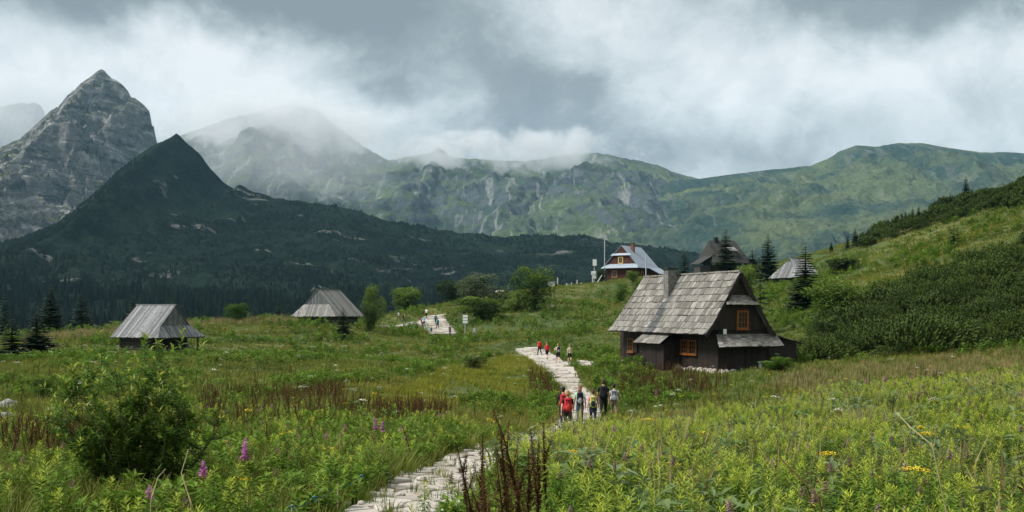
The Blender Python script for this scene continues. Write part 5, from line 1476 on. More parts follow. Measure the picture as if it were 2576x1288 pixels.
def tree(name, label, cat, px, rowb, rowt, wpx, kind, i=0, d=None, group=None, rz=None):
    p = gd(px, d) if d else gp(px, rowb)
    top = (HZ - rowt) / F * p.y; h = top - p.z; w = wpx / F * p.y
    o = empty(name, p); o.rotation_euler = (0, 0, rz if rz is not None else i * 1.3 + px)
    if kind in ('spruce', 'thin'):
        c = link('crown', C_spr[i % 3] if kind == 'spruce' else C_spr_thin, o); t_ = link('trunk', T_spr, o)
        k = w / (.27 if kind == 'spruce' else .36)
    else:
        c = link('crown', CM[(kind, i % 3)], o); t_ = link('trunk', C_br[i % 3][1], o); k = w / .76
    for q in (c, t_): q.scale = (k, k, h)
    return tag(o, label, cat, group)
SP = 'spruce trees'
tree('spruce_tree', 'large dark spruce standing in front of the hut above the tarred house', 'spruce', 2026, 776, 618, 78, 'spruce', 0)
tree('spruce_tree', 'dense pointed spruce left of the hut on the slope', 'spruce', 1932, 690, 588, 54, 'spruce', 1, d=205)
tree('spruce_tree', 'smaller spruce between the dark house and the pointed spruce', 'spruce', 1893, 695, 628, 40, 'spruce', 2, d=215)
tree('spruce_tree', 'slender spruce in front of the dark house', 'spruce', 1826, 700, 577, 52, 'spruce', 2, d=235)
tree('spruce_tree', 'spruce rising behind the chimney of the tarred house', 'spruce', 1721, 705, 622, 44, 'spruce', 1, d=170)
tree('spruce_tree', 'thin see-through spruce behind the gable of the tarred house', 'spruce', 1912, 815, 655, 70, 'thin', 0, d=98)
tree('spruce_tree', 'thin pale spruce standing alone on the yellow slope', 'spruce', 2400, 680, 555, 42, 'thin', 0, d=135)
tree('spruce_tree', 'lone spruce on the right skyline', 'spruce', 2430, 500, 443, 26, 'spruce', 0, d=212)
tree('spruce_tree', 'tiny spruce just left of the lone skyline spruce', 'spruce', 2391, 512, 483, 12, 'spruce', 1, d=216)
tree('spruce_tree', 'small spruce at the upper end of the skyline pines', 'spruce', 2296, 556, 520, 16, 'spruce', 2, d=220)
tree('spruce_tree', 'small spruce touching its twin at the upper end of the skyline pines', 'spruce', 2311, 552, 518, 16, 'spruce', 0, d=221)
tree('spruce_tree', 'small dark spruce at the foot of the skyline pines', 'spruce', 2151, 615, 572, 18, 'spruce', 1, d=228)
tree('spruce_tree', 'very small spruce left of the skyline pines on the bare crest', 'spruce', 2132, 618, 592, 12, 'spruce', 2, d=230)
tree('spruce_tree', 'lone dot-like spruce on the crest right of the hut', 'spruce', 2091, 625, 604, 10, 'spruce', 0, d=236)
tree('spruce_tree', 'small dark spruce at the front corner of the far hut', 'spruce', 863, 852, 772, 40, 'spruce', 1, d=126)
tree('spruce_tree', 'dark spruce at the left edge of the meadow', 'spruce', 30, 900, 800, 72, 'spruce', 2, d=88)
tree('spruce_tree', 'dark spruce behind the left edge pair, in front of the wood', 'spruce', 92, 890, 785, 78, 'spruce', 0, d=96)
tree('spruce_tree', 'taller spruce at the edge of the wood left of the near hut', 'spruce', 128, 880, 716, 60, 'spruce', 1, d=125)
tree('spruce_tree', 'spruce at the wood edge just left of the near hut', 'spruce', 205, 880, 735, 60, 'spruce', 2, d=150)
for i, (px, rt, w, d) in enumerate(((12, 735, 55, 170), (330, 742, 46, 200), (700, 752, 40, 210), (640, 760, 36, 215))):
    tree('spruce_tree', ['spruce at the extreme left in front of the wood', 'spruce top behind the ridge of the near hut', 'spruce top left of the far hut', 'lower spruce top between the two meadow huts'][i], 'spruce', px, 850, rt, w, 'spruce', i, d=d)
tree('broadleaf_tree', 'round silvery tree with bright crown between the far walkers and the signpost', 'tree', 1212, 802, 694, 118, 's', 0, d=180)
tree('broadleaf_tree', 'dark bushy tree left of the post row', 'tree', 1346, 790, 674, 112, 'b', 1, d=178)
tree('bush', 'dark bush at the foot of the silvery tree', 'bush', 1210, 806, 748, 116, 'b', 2, d=168)
tree('bush', 'low bush left of the dark bushy tree', 'bush', 1303, 788, 738, 56, 'b', 0, d=176)
tree('broadleaf_tree', 'spreading tree at the wood edge behind the far walkers', 'tree', 1026, 790, 724, 88, 'b', 2, d=212)
tree('broadleaf_tree', 'dark tree between the spreading tree and the silvery tree', 'tree', 1138, 785, 706, 84, 'd', 1, d=222)
tree('bush', 'olive bush right of the far walkers', 'bush', 1165, 790, 752, 60, 'b', 1, d=200)
tree('broadleaf_tree', 'upright pale tree right of the far hut', 'tree', 941, 815, 724, 52, 'b', 0, d=160)
tree('bush', 'tall bush against the right corner of the far hut', 'bush', 928, 838, 770, 40, 'd', 2, d=138)
tree('bush', 'small light bush on the meadow crest between the two huts', 'bush', 595, 815, 764, 58, 'y', 1, d=138)
tree('bush', 'large loose bush right of the tarred house above the thicket', 'bush', 2105, 862, 702, 150, 'b', 1, d=96)
tree('bush', 'dark round bush at the left foot of the thicket', 'bush', 2070, 868, 810, 70, 'd', 0, d=84)
tree('bush', 'dark small bush below the tin-roofed lodge', 'bush', 1513, 716, 676, 32, 'd', 1, d=238)
tree('bush', 'bush touching the lodge wall at its right corner', 'bush', 1592, 722, 682, 34, 'b', 2, d=228)
tree('bush', 'rounded bush behind the left eave of the tarred house', 'bush', 1561, 752, 712, 36, 'b', 0, d=190)
tree('bush', 'bush close behind the roof of the tarred house', 'bush', 1612, 760, 700, 40, 'b', 1, d=180)
tree('bush', 'wide flat bush on the open slope right of the hut', 'bush', 2125, 672, 650, 92, 'd', 2, d=168)
tree('bush', 'small bush on the open slope below the skyline pines', 'bush', 2352, 672, 645, 40, 'd', 0, d=150)
tree('bush', 'little bush left of the small slope bush', 'bush', 2262, 690, 655, 60, 'b', 1, d=158)
tree('bush', 'dark low bush on the knoll left of the path', 'bush', 1192, 932, 898, 60, 'd', 1)
tree('bush', 'small dark bush left of the leafy shrub', 'bush', 105, 1020, 945, 62, 'b', 2)
tree('bush', 'green bush behind the hut and the spruce', 'bush', 1880, 735, 668, 60, 'b', 2, d=150)
tree('bush', 'nettle-green bush below the gable wall of the tarred house', 'bush', 1955, 935, 900, 80, 'y', 0, d=66)

# ------------------------------------------------------------------ the leafy shrub in the left foreground
def near_shrub():
    r = random.Random(31); p0 = gd(348, 15.0)
    root = empty('leafy_shrub', p0); tag(root, 'large leafy green shrub with yellow-green shoot tips in the left foreground', 'shrub')
    fol, br = MB(), MB()
    def shoot(p, d, L, n, sz):
        q = p.copy(); pts = [q.copy()]; dd = d.copy()
        for k in range(5):
            dd = (dd + Vector((r.uniform(-.12, .12), r.uniform(-.12, .12), .10))).normalized(); q = q + dd * L / 5; pts.append(q.copy())
        br.tube(pts, [.006, .005, .004, .003, .002, .001], 4)
        for i in range(n):
            f = .08 + .92 * i / n; k = min(4, int(f * 5)); fr = f * 5 - k; s = pts[k] * (1 - fr) + pts[k + 1] * fr
            a = i * 2.4; sd = Vector((math.cos(a), math.sin(a), 0)); dr = (dd * (.35 + .5 * f) + sd * (1.0 - .45 * f)).normalized()
            fol.leaf(s, dr, (0, 0, 1), sz * r.uniform(.75, 1.25), sz * .42, 0, max(0, (f - .72) / .28) * r.uniform(.3, 1.0) * (1 if q.z > 1.1 else .35), droop=.25)
    for k in range(42):
        a = r.uniform(0, 6.28); rr = .45 * math.sqrt(r.random()); b0 = Vector((rr * math.cos(a) * 1.2, rr * math.sin(a), -.1))
        tgt = Vector((r.uniform(-1.0, 1.0), r.uniform(-.6, .6), 0)); tgt.z = (1.0 - .26 * abs(tgt.x)) * r.uniform(.8, 1.95)
        mid = b0 * .4 + tgt * .6 + Vector((0, 0, -.15)); br.tube([b0, mid, tgt], [.012, .008, .004], 5)
        for j in range(11):
            f = r.uniform(.15, 1.0); s = (b0 * (1 - f) ** 2 + mid * 2 * f * (1 - f) + tgt * f * f)
            d = Vector((r.gauss(0, .7), r.gauss(0, .7), r.uniform(.1, 1.0))).normalized(); shoot(s, d, r.uniform(.22, .48), r.randint(18, 28), r.uniform(.078, .118))
    for (x, z, L) in ((-.85, 1.25, .5), (-.45, 1.75, .45), (.05, 1.8, .35), (.55, 1.55, .7), (.72, 1.5, .55), (.25, 1.75, .3), (-.7, 1.55, .4)):
        shoot(Vector((x, r.uniform(-.2, .2), z)), Vector((r.uniform(-.15, .15), 0, 1)), L, 26, .10)
    root.scale = (1.08, 1.08, 1.10); fol.build('foliage', ML_shrub, root, tint=True); br.build('branches', M_twig, root)
near_shrub()

# ------------------------------------------------------------------ single stalks and flowers of the foreground
for i, (px, rowt, d, ln) in enumerate(((1192, 1150, 10.6, .02), (1180, 1110, 12, 0), (1228, 1090, 10.4, -.12), (1262, 1155, 9.6, .08), (1288, 1065, 10.6, -.05), (1300, 1140, 9.8, .02), (1318, 1018, 11.2, -.05), (1330, 1130, 10.8, .0),
                                      (1352, 1075, 12.5, .0), (1358, 1105, 11.5, -.03), (1372, 1060, 12.8, .02), (1240, 1190, 9.4, -.10), (1210, 1200, 9.2, .05), (1276, 1210, 9.0, -.15))):
    p = gd(px, d); h = max(.75, (HZ - rowt) / F * d - p.z)
    o = link('dock_stalk', dock(200 + i, 1.0).mesh('dock_stalk', [ML_dock], tint=True)); o.location = p; o.scale = (h * .95, h * .95, h); o.rotation_euler = (0, ln, i * 1.1 * 0)
    tag(o, 'tall dead rust-brown dock stalk in the cluster at the foot of the path', 'dead stalk', 'dead dock stalks in the foreground')
PK = [(615, 1130, 13.5, 1.5, 'brightest pink flower spike, right of the leafy shrub'), (511, 1174, 12.5, 1.1, 'pink flower spike between the leafy shrub and the brightest one'), (358, 1222, 11.5, .8, 'pink flower spike low in front of the leafy shrub'),
      (952, 1066, 24, 1.3, 'left of the two close pink spikes by the brown stalks'), (968, 1068, 24.5, 1.2, 'right of the two close pink spikes by the brown stalks'), (873, 1068, 24, .9, 'pale pink spike left of the close pair'), (1010, 1072, 25, .8, 'pale pink spike right of the close pair'),
      (820, 1085, 22, .7, 'small pale pink spike in the grass left of the close pair'), (755, 1088, 22, .7, 'small pink spike in the grass right of the brightest one'), (1040, 1080, 26, .7, 'faint pink spike near the middle of the meadow'),
      (1650, 985, 40, 1.4, 'pink spike at the upper edge of the leafy stand right of the walkers'), (2290, 945, 42, 1.2, 'pink spike at the upper edge of the leafy stand far right'), (2225, 950, 40, 1.2, 'pink spike beside the far right one at the stand edge'), (2180, 955, 38, 1.0, 'left pink spike of the three at the stand edge')]
for i, (px, row, d, k, lab) in enumerate(PK):
    p = gd(px, d); h = (HZ - row) / F * d - p.z; h = max(.5, h)
    o = link('pink_flower', willowherb(300 + i, h - .1, k).mesh('pink_flower', [ML_will, M_stem, M_pink], tint=True)); o.location = p
    tag(o, lab, 'flower', 'pink willowherb flowers')
for i, (px, row, d, R, lab) in enumerate([(2300, 1180, 11.5, .16, 'large yellow flower head low in the right corner'), (2335, 1090, 14.5, .11, 'yellow flower head above the large one at right'), (2085, 1140, 12.5, .10, 'yellow flower head left of the large one'),
                                          (1440, 1135, 17.0, .12, 'yellow flower head at the left end of the leafy stand'), (1630, 1055, 27, .22, 'yellow flower head in front of the walkers'), (2315, 1075, 15, .06, 'small yellow flower head near the bent pale stem')]):
    p = gd(px, d); h = (HZ - row) / F * d - p.z; o = link('yellow_flower', umbel(400 + i, max(.4, h - .02), R, int(700 * R)).mesh('yellow_flower', [M_yel, M_stem])); o.location = p
    tag(o, lab, 'flower', 'yellow flower heads')
def stalk(name, pts, r0, m, label, cat):
    p = [at(*q) for q in pts]; base = Vector((p[0].x, p[0].y, hz(p[0].x, p[0].y)))
    b = MB(); q = [Vector((0, 0, 0))] + [v - base for v in p[1:]]; b.tube(q, [r0 * (1 - .6 * i / len(q)) for i in range(len(q))], 5)
    o = b.build(name, m); o.location = base; tag(o, label, cat); return o
stalk('dry_stalk', [(497, 1330, 9.6), (480, 1265, 9.6), (456, 1190, 9.7), (474, 1130, 9.8)], .007, M_dryleaf, 'kinked pale dry stalk below the leafy shrub', 'dry stalk')
stalk('dry_stalk', [(372, 1330, 9.6), (380, 1255, 9.6), (398, 1200, 9.7), (416, 1180, 9.8)], .006, M_dryleaf, 'curving pale dry stalk left of the kinked one', 'dry stalk')
stalk('dry_stalk', [(2420, 1200, 11.5), (2345, 1120, 11.6), (2290, 1075, 11.8), (2258, 1040, 12.0)], .009, M_dryleaf, 'bent pale dry stem lying over the leafy stand at right', 'dry stalk')
stalk('dry_stalk', [(2120, 1330, 9.4), (2060, 1250, 9.6), (1990, 1180, 10.0), (1960, 1150, 10.2)], .010, ML_dock, 'fallen reddish stem in the leafy stand near the bottom edge', 'dry stalk')

# ------------------------------------------------------------------ boulders, cord beside the path
def lichen(t, b):
    p = objc(t); n = t.noise(p, 3.0, 6, .65); n2 = t.noise(p, 12, 4, .7)
    c = t.mix(t.ramp(n, .35, .65), (.20, .20, .19, 1), (.40, .39, .37, 1)); c = t.mix(t.ramp(n2, .58, .75), c, (.09, .09, .07, 1))
    t.put(b.inputs['Base Color'], c); bump(t, b, n2, .8, .06)
M_bould = mat('lichen_rock', lichen)
def boulder(px, row, wpx, hpx, label, seed):
    p = gp(px, row); s = p.y / F; r = random.Random(seed)
    bm = bmesh.new(); bmesh.ops.create_icosphere(bm, subdivisions=3, radius=1.0)
    from mathutils import noise as mn
    for v in bm.verts:
        k = 1 + .28 * mn.noise(v.co * 1.4 + Vector((seed, 0, 0))) + .10 * mn.noise(v.co * 4 + Vector((0, seed, 0)))
        v.co *= k; v.co.z = max(v.co.z, -.5)
    me = bpy.data.meshes.new('boulder'); bm.to_mesh(me); bm.free(); me.materials.append(M_bould)
    o = link('boulder', me); o.location = p + Vector((0, 0, hpx * s * .30)); o.scale = (wpx * s / 2, wpx * s * .4, hpx * s * .55); o.rotation_euler = (0, 0, seed)
    tag(o, label, 'boulder', 'boulders in the meadow')
for a in ((20, 1034, 62, 34, 'upper grey boulder cut by the left edge', 1), (10, 1068, 56, 40, 'lower grey boulder cut by the left edge', 2), (135, 1046, 46, 26, 'grey boulder right of the pair at the left edge', 3),
          (765, 905, 46, 18, 'half-sunk pale boulder in the meadow below the far hut', 4), (660, 965, 26, 12, 'left of the two small flat stones in the middle meadow', 5), (715, 968, 32, 12, 'right of the two small flat stones in the middle meadow', 6)): boulder(*a)
M_cord = plain('teal_cord', (.04, .13, .125), .6, .2, 10)
def cord():
    pts = [at(*q) for q in ((640, 1330, 11.4), (735, 1273, 12.0), (790, 1250, 12.6), (850, 1222, 13.6), (910, 1196, 15.0), (960, 1168, 17.0), (1010, 1160, 18.5), (1060, 1158, 20))]
    o = empty('cord', pts[0]); b = MB(); q = []
    for a, c in zip(pts[:-1], pts[1:]):
        for k in range(4): f = k / 4; v = a.lerp(c, f); v.z -= .05 * math.sin(PI * f); q.append(v - pts[0])
    b.tube(q, .0035, 5); b.build('line', M_cord, o)
    for v in (pts[1], pts[2], pts[4]):
        b = MB(); c = v - pts[0]; b.ellipsoid(c, (.028, .016, .016), 8, 5); b.leaf(c, (.5, 0, -1), (0, 1, 0), .08, .025); b.build('knot', M_cord, o)
    for v in (pts[1], pts[3], pts[5]):
        b = MB(); c = v - pts[0]; g = hz(v.x, v.y) - pts[0].z; b.tube([(c.x, c.y, g - .1), (c.x, c.y, c.z + .02)], .012, 5); b.build('stake', M_dryleaf, o)
    tag(o, 'teal cord strung along the left edge of the near path', 'cord')
cord()

# ================================================================== PEOPLE
# one continuous body mesh per pose (limbs fused to the trunk), walking towards +Y; slots: 0 skin, 1 shirt, 2 forearm, 3 upper leg, 4 lower leg, 5 shoes, 6 eyes
def body_mesh(name, la, ra, ll, rl, lean=.06, sit=False, bend=.35):
    b = MB(); limbs = []
    hipz = .90
    def Y(z): return lean * (z - hipz)
    def oval(z, rx, ry, n=14):
        return [(rx * math.cos(2 * PI * k / n), Y(z) + ry * math.sin(2 * PI * k / n), z) for k in range(n)]
    prof = [(.80, .135, .105), (.86, .168, .122), (.94, .165, .12), (1.04, .142, .102), (1.14, .140, .10), (1.26, .160, .112), (1.36, .178, .112), (1.42, .165, .098), (1.46, .105, .080), (1.49, .062, .062), (1.54, .054, .058), (1.58, .052, .058)]
    rings = [[b.vert(p) for p in oval(z, rx, ry)] for z, rx, ry in prof]
    for r0, r1 in zip(rings[:-1], rings[1:]):
        for k in range(14): b.face((r0[k], r0[(k + 1) % 14], r1[(k + 1) % 14], r1[k]))
    b.face(rings[0][::-1]); b.face(rings[-1])
    hy = Y(1.62) + .015
    b.ellipsoid((0, hy, 1.655), (.074, .092, .105), 14, 10); b.ellipsoid((0, hy + .03, 1.595), (.05, .055, .05), 10, 7)
    b.tube([(0, hy + .085, 1.67), (0, hy + .112, 1.635)], [.010, .017], 6)
    for s in (-1, 1): b.ellipsoid((s * .077, hy - .005, 1.645), (.012, .022, .032), 7, 5)
    def leg(s, a, kb):
        h = Vector((s * .088, 0, .88)); k = h + Vector((s * .006, math.sin(a) * .43, -math.cos(a) * .43)); a2 = a - kb
        an = k + Vector((0, math.sin(a2) * .40, -math.cos(a2) * .40))
        b.tube([h, h.lerp(k, .35), h.lerp(k, .75), k, k.lerp(an, .3), k.lerp(an, .7), an], [.092, .088, .066, .058, .060, .044, .036], 12)
        f = Vector((0, math.cos(a2 * .6), math.sin(a2 * .6)))
        b.ellipsoid(an + Vector((0, 0, -.035)) - f * .02, (.040, .050, .045), 8, 6); b.tube([an + Vector((0, 0, -.045)) - f * .03, an + Vector((0, 0, -.052)) + f * .08, an + Vector((0, 0, -.060)) + f * .175], [.042, .044, .028], 9)
        limbs.append(('leg', h, k, an))
    leg(-1, ll[0], ll[1]); leg(1, rl[0], rl[1])
    fingers = []
    def arm(s, a, eb):
        sh = Vector((s * .178, Y(1.40), 1.395)); out = s * .10
        e = sh + Vector((out * .55, math.sin(a) * .29, -math.cos(a) * .285)); a2 = a + eb
        w = e + Vector((out * .15, math.sin(a2) * .25, -math.cos(a2) * .245))
        b.tube([sh + Vector((-s * .05, 0, .01)), sh, sh.lerp(e, .4), e, e.lerp(w, .35), w], [.050, .056, .047, .038, .040, .026], 10)
        d = (w - e).normalized(); hc = w + d * .05
        b.tube([w, hc, w + d * .095], [(.022, .018), (.040, .017), (.036, .014)], 8)
        limbs.append(('arm', sh, e, w, w + d * .2)); fingers.append((s, w, d))
    arm(-1, la[0], la[1]); arm(1, ra[0], ra[1])
    me = b.mesh('raw', [])
    o = bpy.data.objects.new('raw', me); COL.objects.link(o)
    md = o.modifiers.new('r', 'REMESH'); md.mode = 'VOXEL'; md.voxel_size = .0165
    sm = o.modifiers.new('s', 'SMOOTH'); sm.iterations = 2; sm.factor = .45
    dg = bpy.context.evaluated_depsgraph_get(); dg.update()
    me2 = bpy.data.meshes.new_from_object(o.evaluated_get(dg)); bpy.data.objects.remove(o)
    nb = MB(); nb.v = [tuple(v.co) for v in me2.vertices]; nb.t = [0] * len(nb.v)
    def seg(p, a, c):
        ab = c - a; t_ = max(0, min(1, (p - a).dot(ab) / ab.length_squared)); return (p - a - ab * t_).length, t_
    for pl in me2.polygons:
        p = pl.center.copy(); m = 1 if p.z > .97 else 3
        if p.z > 1.495 - .25 * max(0, abs(p.y - Y(1.5)) - .03) and abs(p.x) < .12: m = 0
        else:
            best = .105 if p.z > .97 else 9.0
            for L in limbs:
                if L[0] == 'arm':
                    for j in (1, 2, 3):
                        dd, t_ = seg(p, L[j], L[j + 1])
                        if dd < .075 and dd < best and abs(p.x) > .165 - .0:
                            best = dd; m = (1 if t_ < .62 else 2) if j == 1 else (2 if j == 2 else 0)
                elif p.z < .80 or best < 0:
                    for j in (1, 2):
                        dd, t_ = seg(p, L[j], L[j + 1])
                        if dd < best:
                            best = dd; m = (3 if t_ < .82 else 4) if j == 1 else (4 if t_ < .86 else 5)
                    dd = (p - L[3]).length
                    if p.z < L[3].z + .03 and dd < .26 and dd < best + .2: m = 5
        nb.f.append(tuple(pl.vertices)); nb.m.append(m)
    bpy.data.meshes.remove(me2)
    # five fingers a hand, curled a little, thumb from the side of the palm
    for (s, w, d) in fingers:
        fwd = Vector((0, 1, 0)); fwd = (fwd - d * fwd.dot(d)).normalized(); inn = Vector((-s, 0, 0)); inn = (inn - d * inn.dot(d)).normalized()
        for k, (off, ln) in enumerate(((.030, .070), (.011, .080), (-.009, .074), (-.028, .058))):
            p0 = w + d * .088 + fwd * off; p1 = p0 + d * ln * .5 + inn * ln * .12; p2 = p1 + d * ln * .36 + inn * ln * .34
            nb.tube([p0, p1, p2], [.0095, .0088, .0066], 6, 0)
        p0 = w + d * .03 + fwd * .032; p1 = p0 + fwd * .028 + d * .03; p2 = p1 + d * .032 + inn * .008; nb.tube([p0, p1, p2], [.011, .010, .008], 6, 0)
    for s in (-1, 1): nb.ellipsoid((s * .031, hy + .083, 1.663), (.011, .008, .007), 6, 4, 6)
    nb.tube([(-.022, hy + .083, 1.607), (0, hy + .091, 1.606), (.022, hy + .083, 1.607)], .0045, 5, 6)
    blank = plain('skin_tone', (.50, .30, .21), .6, .08, 10)
    return nb.mesh(name, [blank] * 7, smooth=True)
BODY = {
    'walk_a': body_mesh('person_walk_a', (-.45, .35), (.42, .5), (.42, .12), (-.36, .45)),
    'walk_b': body_mesh('person_walk_b', (.40, .5), (-.42, .3), (-.34, .5), (.40, .12)),
    'stand': body_mesh('person_stand', (.05, .35), (-.02, .5), (.05, .06), (-.06, .05), .02),
    'hands_up': body_mesh('person_strap', (.35, 1.9), (.35, 1.95), (.22, .10), (-.20, .25)),
    'sit': body_mesh('person_sit', (.55, .5), (.5, .6), (1.35, 1.35), (1.30, 1.2), .05),
    'bow': body_mesh('person_bow', (.5, .3), (.6, .3), (.3, .2), (-.25, .4), .55),
}
EYE = plain('eye_dark', (.03, .02, .02), .4, .05, 5)
def cloth(nm, c): return plain('cloth_' + nm, c, .9, .15, 14)
SKIN = {'a': (.52, .31, .22), 'b': (.45, .26, .18), 'c': (.58, .38, .29)}
CL = {'black': (.012, .012, .015), 'navy': (.015, .022, .045), 'jeans': (.03, .055, .085), 'red': (.50, .02, .03), 'orangered': (.62, .06, .04), 'mint': (.45, .62, .50), 'lime': (.42, .48, .10), 'grey': (.30, .31, .32), 'white': (.72, .74, .75),
      'teal': (.02, .14, .17), 'sky': (.16, .42, .60), 'pink': (.62, .15, .32), 'khaki': (.24, .20, .12), 'beige': (.45, .38, .27), 'cream': (.66, .64, .45), 'dgreen': (.03, .08, .05), 'brown': (.10, .06, .04), 'plaid': (.40, .38, .38)}
HAIR = {'blond': (.40, .22, .08), 'brown': (.06, .032, .02), 'dark': (.015, .012, .010), 'ginger': (.20, .07, .03), 'fair': (.34, .19, .09)}
def hairmesh(kind):
    b = MB(); hy = .062
    b.ellipsoid((0, hy - .012, 1.672), (.083, .098, .108), 14, 9, lo=.42, hi=1.0)
    b.ellipsoid((0, hy - .045, 1.645), (.078, .066, .100), 12, 8)
    if kind == 'long': b.tube([(0, hy - .07, 1.68), (0, hy - .105, 1.58), (0, hy - .12, 1.44), (0, hy - .115, 1.36)], [(.070, .045), (.082, .04), (.07, .032), (.03, .014)], 10)
    if kind == 'bob': b.ellipsoid((0, hy - .035, 1.615), (.102, .088, .105), 14, 9)
    if kind == 'pony': b.tube([(0, hy - .10, 1.71), (0, hy - .15, 1.66), (0, hy - .15, 1.52)], [.03, .032, .008], 8)
    return b
def packmesh():
    """backpack seen from behind: bulging bag, lid, front pocket, side pockets, straps over the shoulders"""
    bag = MB(); lid = MB(); poc = MB(); st = MB()
    bag.ellipsoid((0, -.185, 1.20), (.150, .105, .275), 14, 10); bag.box((0, -.165, 1.19), (.135, 0, 0), (0, .075, 0), (0, 0, .225))
    lid.ellipsoid((0, -.195, 1.425), (.148, .105, .062), 14, 7)
    poc.ellipsoid((0, -.275, 1.13), (.105, .045, .135), 12, 8)
    for s in (-1, 1): poc.ellipsoid((s * .150, -.175, 1.08), (.035, .06, .10), 8, 7)
    for s in (-1, 1):
        st.tube([(s * .085, -.10, 1.42), (s * .10, .0, 1.475), (s * .105, .115, 1.36), (s * .115, .105, 1.18), (s * .13, -.05, 1.02)], [(.026, .008)] * 5, 6)
        st.tube([(s * .06, -.285, 1.44), (s * .07, -.31, 1.25), (s * .06, -.26, .98)], .010, 5)
    st.tube([(-.16, -.06, 1.00), (0, .125, .985), (.16, -.06, 1.00)], [(.012, .022)] * 3, 6)
    return bag, lid, poc, st
PACK = [m.mesh(n, [EYE], smooth=True) for m, n in zip(packmesh(), ('backpack', 'lid', 'pocket', 'strap'))]
HM = {k: hairmesh(k).mesh('hair', [EYE], smooth=True) for k in ('short', 'long', 'bob', 'pony')}
_hat = MB(); _hat.ellipsoid((0, .055, 1.70), (.090, .105, .085), 14, 8, lo=.45, hi=1.0); _hat.ellipsoid((0, .13, 1.70), (.075, .10, .010), 12, 5); HATM = _hat.mesh('cap', [EYE], smooth=True)
_sk = MB()
def setm(o, mats):
    for i, m in enumerate(mats):
        o.material_slots[i].link = 'OBJECT'; o.material_slots[i].material = m
def person(label, p, h, yaw, pose, shirt, pants, hair=('short', 'brown'), pack=None, pocket=None, shorts=False, sleeve=False, skin='a', hat=None, group=None, z=None, shoes='black', waist=None):
    sk = plain('skin_' + skin, SKIN[skin], .6, .08, 10); s = h / 1.76
    o = link('person', BODY[pose]); o.location = p; o.rotation_euler = (0, 0, yaw); o.scale = (s, s, s)
    low = .0
    if pose == 'sit': o.location.z -= .42 * s
    sh, pn = cloth(shirt, CL[shirt]), cloth(pants, CL[pants])
    setm(o, [sk, sh, sh if sleeve else sk, pn, sk if shorts else pn, cloth(shoes, CL[shoes]), EYE])
    if hair:
        c = link('hair', HM[hair[0]], o); setm(c, [plain('hair_' + hair[1], HAIR[hair[1]], .6, .3, 20)])
        if pose == 'bow': c.location = (0, .36, 0)
        elif pose in ('stand', 'sit'): c.location = (0, -.028, 0)
    if hat:
        c = link('cap', HATM, o); setm(c, [cloth(hat, CL[hat])])
    if pack:
        q = link('backpack', PACK[0], o); setm(q, [cloth(pack, CL[pack])])
        for nm, me, col in (('lid', PACK[1], pack), ('pocket', PACK[2], pocket or pack), ('strap', PACK[3], 'black')):
            c = link(nm, me, q); setm(c, [cloth(col, CL[col])])
        if pose == 'bow': q.location = (0, .22, 0)
    if waist:
        b = MB(); b.tube([(0, .0, 1.02), (0, -.005, .93), (0, -.01, .80), (0, -.02, .70)], [(.16, .125), (.185, .14), (.19, .15), (.17, .13)], 12, 0, False)
        c = b.build('tied_jacket', cloth(waist, CL[waist]), o)
    tag(o, label, 'person', group)
    return o
def onpath(px, d):
    p = gd(px, d); p.z += .06; return p
def fit(px, row_top, h):
    """stand a person of height h so that the head reaches the given row"""
    best = None
    for d in np.arange(25, 240, .5):
        x = (px - CX) / F * d; r = HZ - (hz(x, d) + .05 + h) / d * F
        e_ = abs(r - row_top)
        if best is None or e_ < best[0]: best = (e_, d)
    return onpath(px, best[1])
GN = 'walkers on the near stretch of path'
person('walker with red backpack and dark cap, half hidden behind the fair-haired one', onpath(1417, 42), 1.70, .05, 'walk_b', 'navy', 'black', ('short', 'dark'), 'red', 'red', skin='a', hat='navy', group=GN, sleeve=True)
person('fair-haired walker in black with red backpack, nearest of the group', onpath(1428, 37.6), 1.62, .0, 'walk_a', 'black', 'black', ('bob', 'blond'), 'red', 'orangered', shorts=True, skin='c', group=GN)
person('walker in jeans and pale green top with black and grey backpack', onpath(1459, 44), 1.68, -.06, 'walk_b', 'mint', 'jeans', ('long', 'ginger'), 'black', 'grey', skin='c', group=GN)
person('walker in lime top with pale green and navy backpack and jacket round the waist', onpath(1492, 43.5), 1.58, -.08, 'walk_a', 'pink', 'navy', ('pony', 'brown'), 'lime', 'navy', skin='a', group=GN, waist='navy')
person('tall walker all in black with a black backpack', onpath(1518, 46), 1.86, -.04, 'walk_b', 'black', 'black', ('short', 'brown'), 'black', 'black', skin='b', group=GN)
person('walker in grey plaid shirt with bare legs at the right of the group', onpath(1545, 46.5), 1.64, -.12, 'walk_a', 'plaid', 'khaki', ('short', 'dark'), 'grey', 'white', shorts=True, skin='b', group=GN)
GM = 'walkers where the path bends beside the house'
person('walker in red top and dark trousers, leftmost at the path bend', onpath(1357, 109), 1.72, .35, 'walk_a', 'red', 'black', ('short', 'dark'), 'red', skin='a', group=GM)
person('walker in red top and dark shorts at the path bend', onpath(1376, 101), 1.74, .3, 'walk_b', 'orangered', 'black', ('short', 'fair'), 'red', shorts=True, skin='c', group=GM)
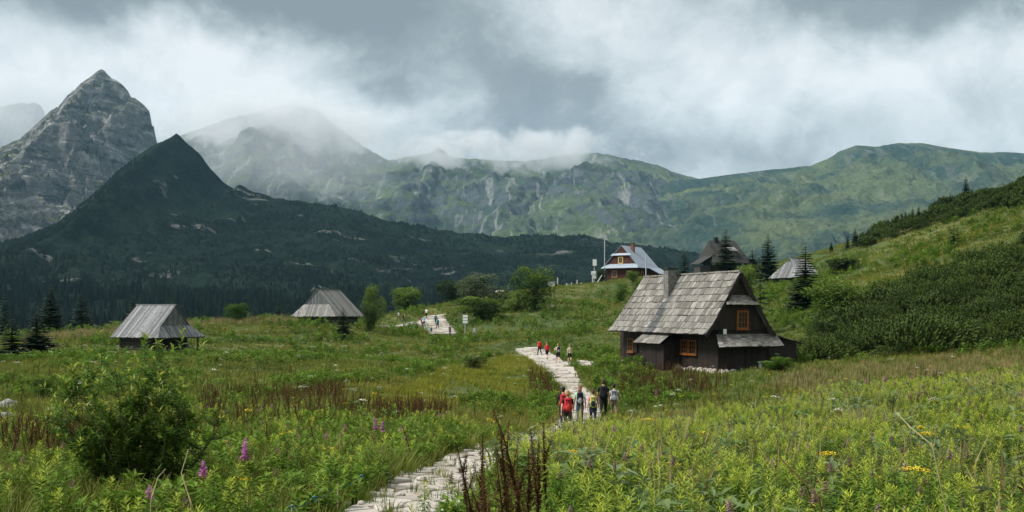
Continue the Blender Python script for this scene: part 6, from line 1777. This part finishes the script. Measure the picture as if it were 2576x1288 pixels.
person('walker in cream shirt with black backpack and shorts at the path bend', onpath(1404, 97), 1.84, .2, 'hands_up', 'cream', 'black', ('short', 'blond'), 'black', 'grey', shorts=True, skin='c', group=GM)
person('slim pale-shirted walker in black shorts, rightmost at the path bend', onpath(1433, 95), 1.74, .1, 'walk_a', 'beige', 'black', ('pony', 'fair'), None, shorts=True, skin='c', group=GM)
GF = 'people resting and walking on the far path'
FAR = [(1003, 783, 1.72, .8, 'walk_a', 'white', 'black', None, False, 'walker in white top at the left end of the far group'),
       (1016, 787, 1.72, -.6, 'walk_b', 'beige', 'navy', 'brown', False, 'walker in beige with dark shorts in front of the dark one on the far path'),
       (1023, 784, 1.76, .3, 'stand', 'black', 'black', 'black', False, 'dark-clothed walker beside the beige one on the far path'),
       (1048, 779, 1.80, .2, 'stand', 'white', 'navy', None, False, 'person in white shirt and dark trousers standing mid far path'),
       (1073, 775, 1.80, -.2, 'walk_a', 'white', 'black', None, False, 'person in white shirt topmost on the far path'),
       (1062, 800, 1.70, 2.4, 'bow', 'red', 'brown', None, False, 'reddish-clothed person bending over on the far path'),
       (1067, 798, 1.72, .4, 'bow', 'sky', 'navy', None, False, 'person in light blue bending beside the reddish one'),
       (1096, 791, 1.74, .1, 'walk_b', 'teal', 'black', 'teal', False, 'person with teal backpack at the top right of the far path'),
       (1101, 800, 1.74, .3, 'walk_a', 'sky', 'black', 'teal', False, 'person in light blue with teal pack walking up the far path'),
       (1085, 822, 1.30, .2, 'sit', 'teal', 'navy', 'teal', False, 'person in teal sitting at the lower edge of the far path'),
       (1132, 818, 1.55, .5, 'stand', 'brown', 'dgreen', None, False, 'brown-clothed person half hidden in the herbs right of the far path'),
       (1194, 822, 1.68, 2.6, 'stand', 'grey', 'teal', None, True, 'person in grey shirt and teal shorts walking alone right of the signpost')]
for (px, rt, h, yaw, pose, sh, pn, pk, srt, lab) in FAR:
    p = fit(px, rt, h if pose not in ('sit', 'bow') else h * (.72 if pose == 'sit' else .93))
    person(lab, p, h, yaw, pose, sh, pn, ('short', random.choice(['brown', 'dark', 'fair'])), pk, None, shorts=srt, skin='b', group=GF)
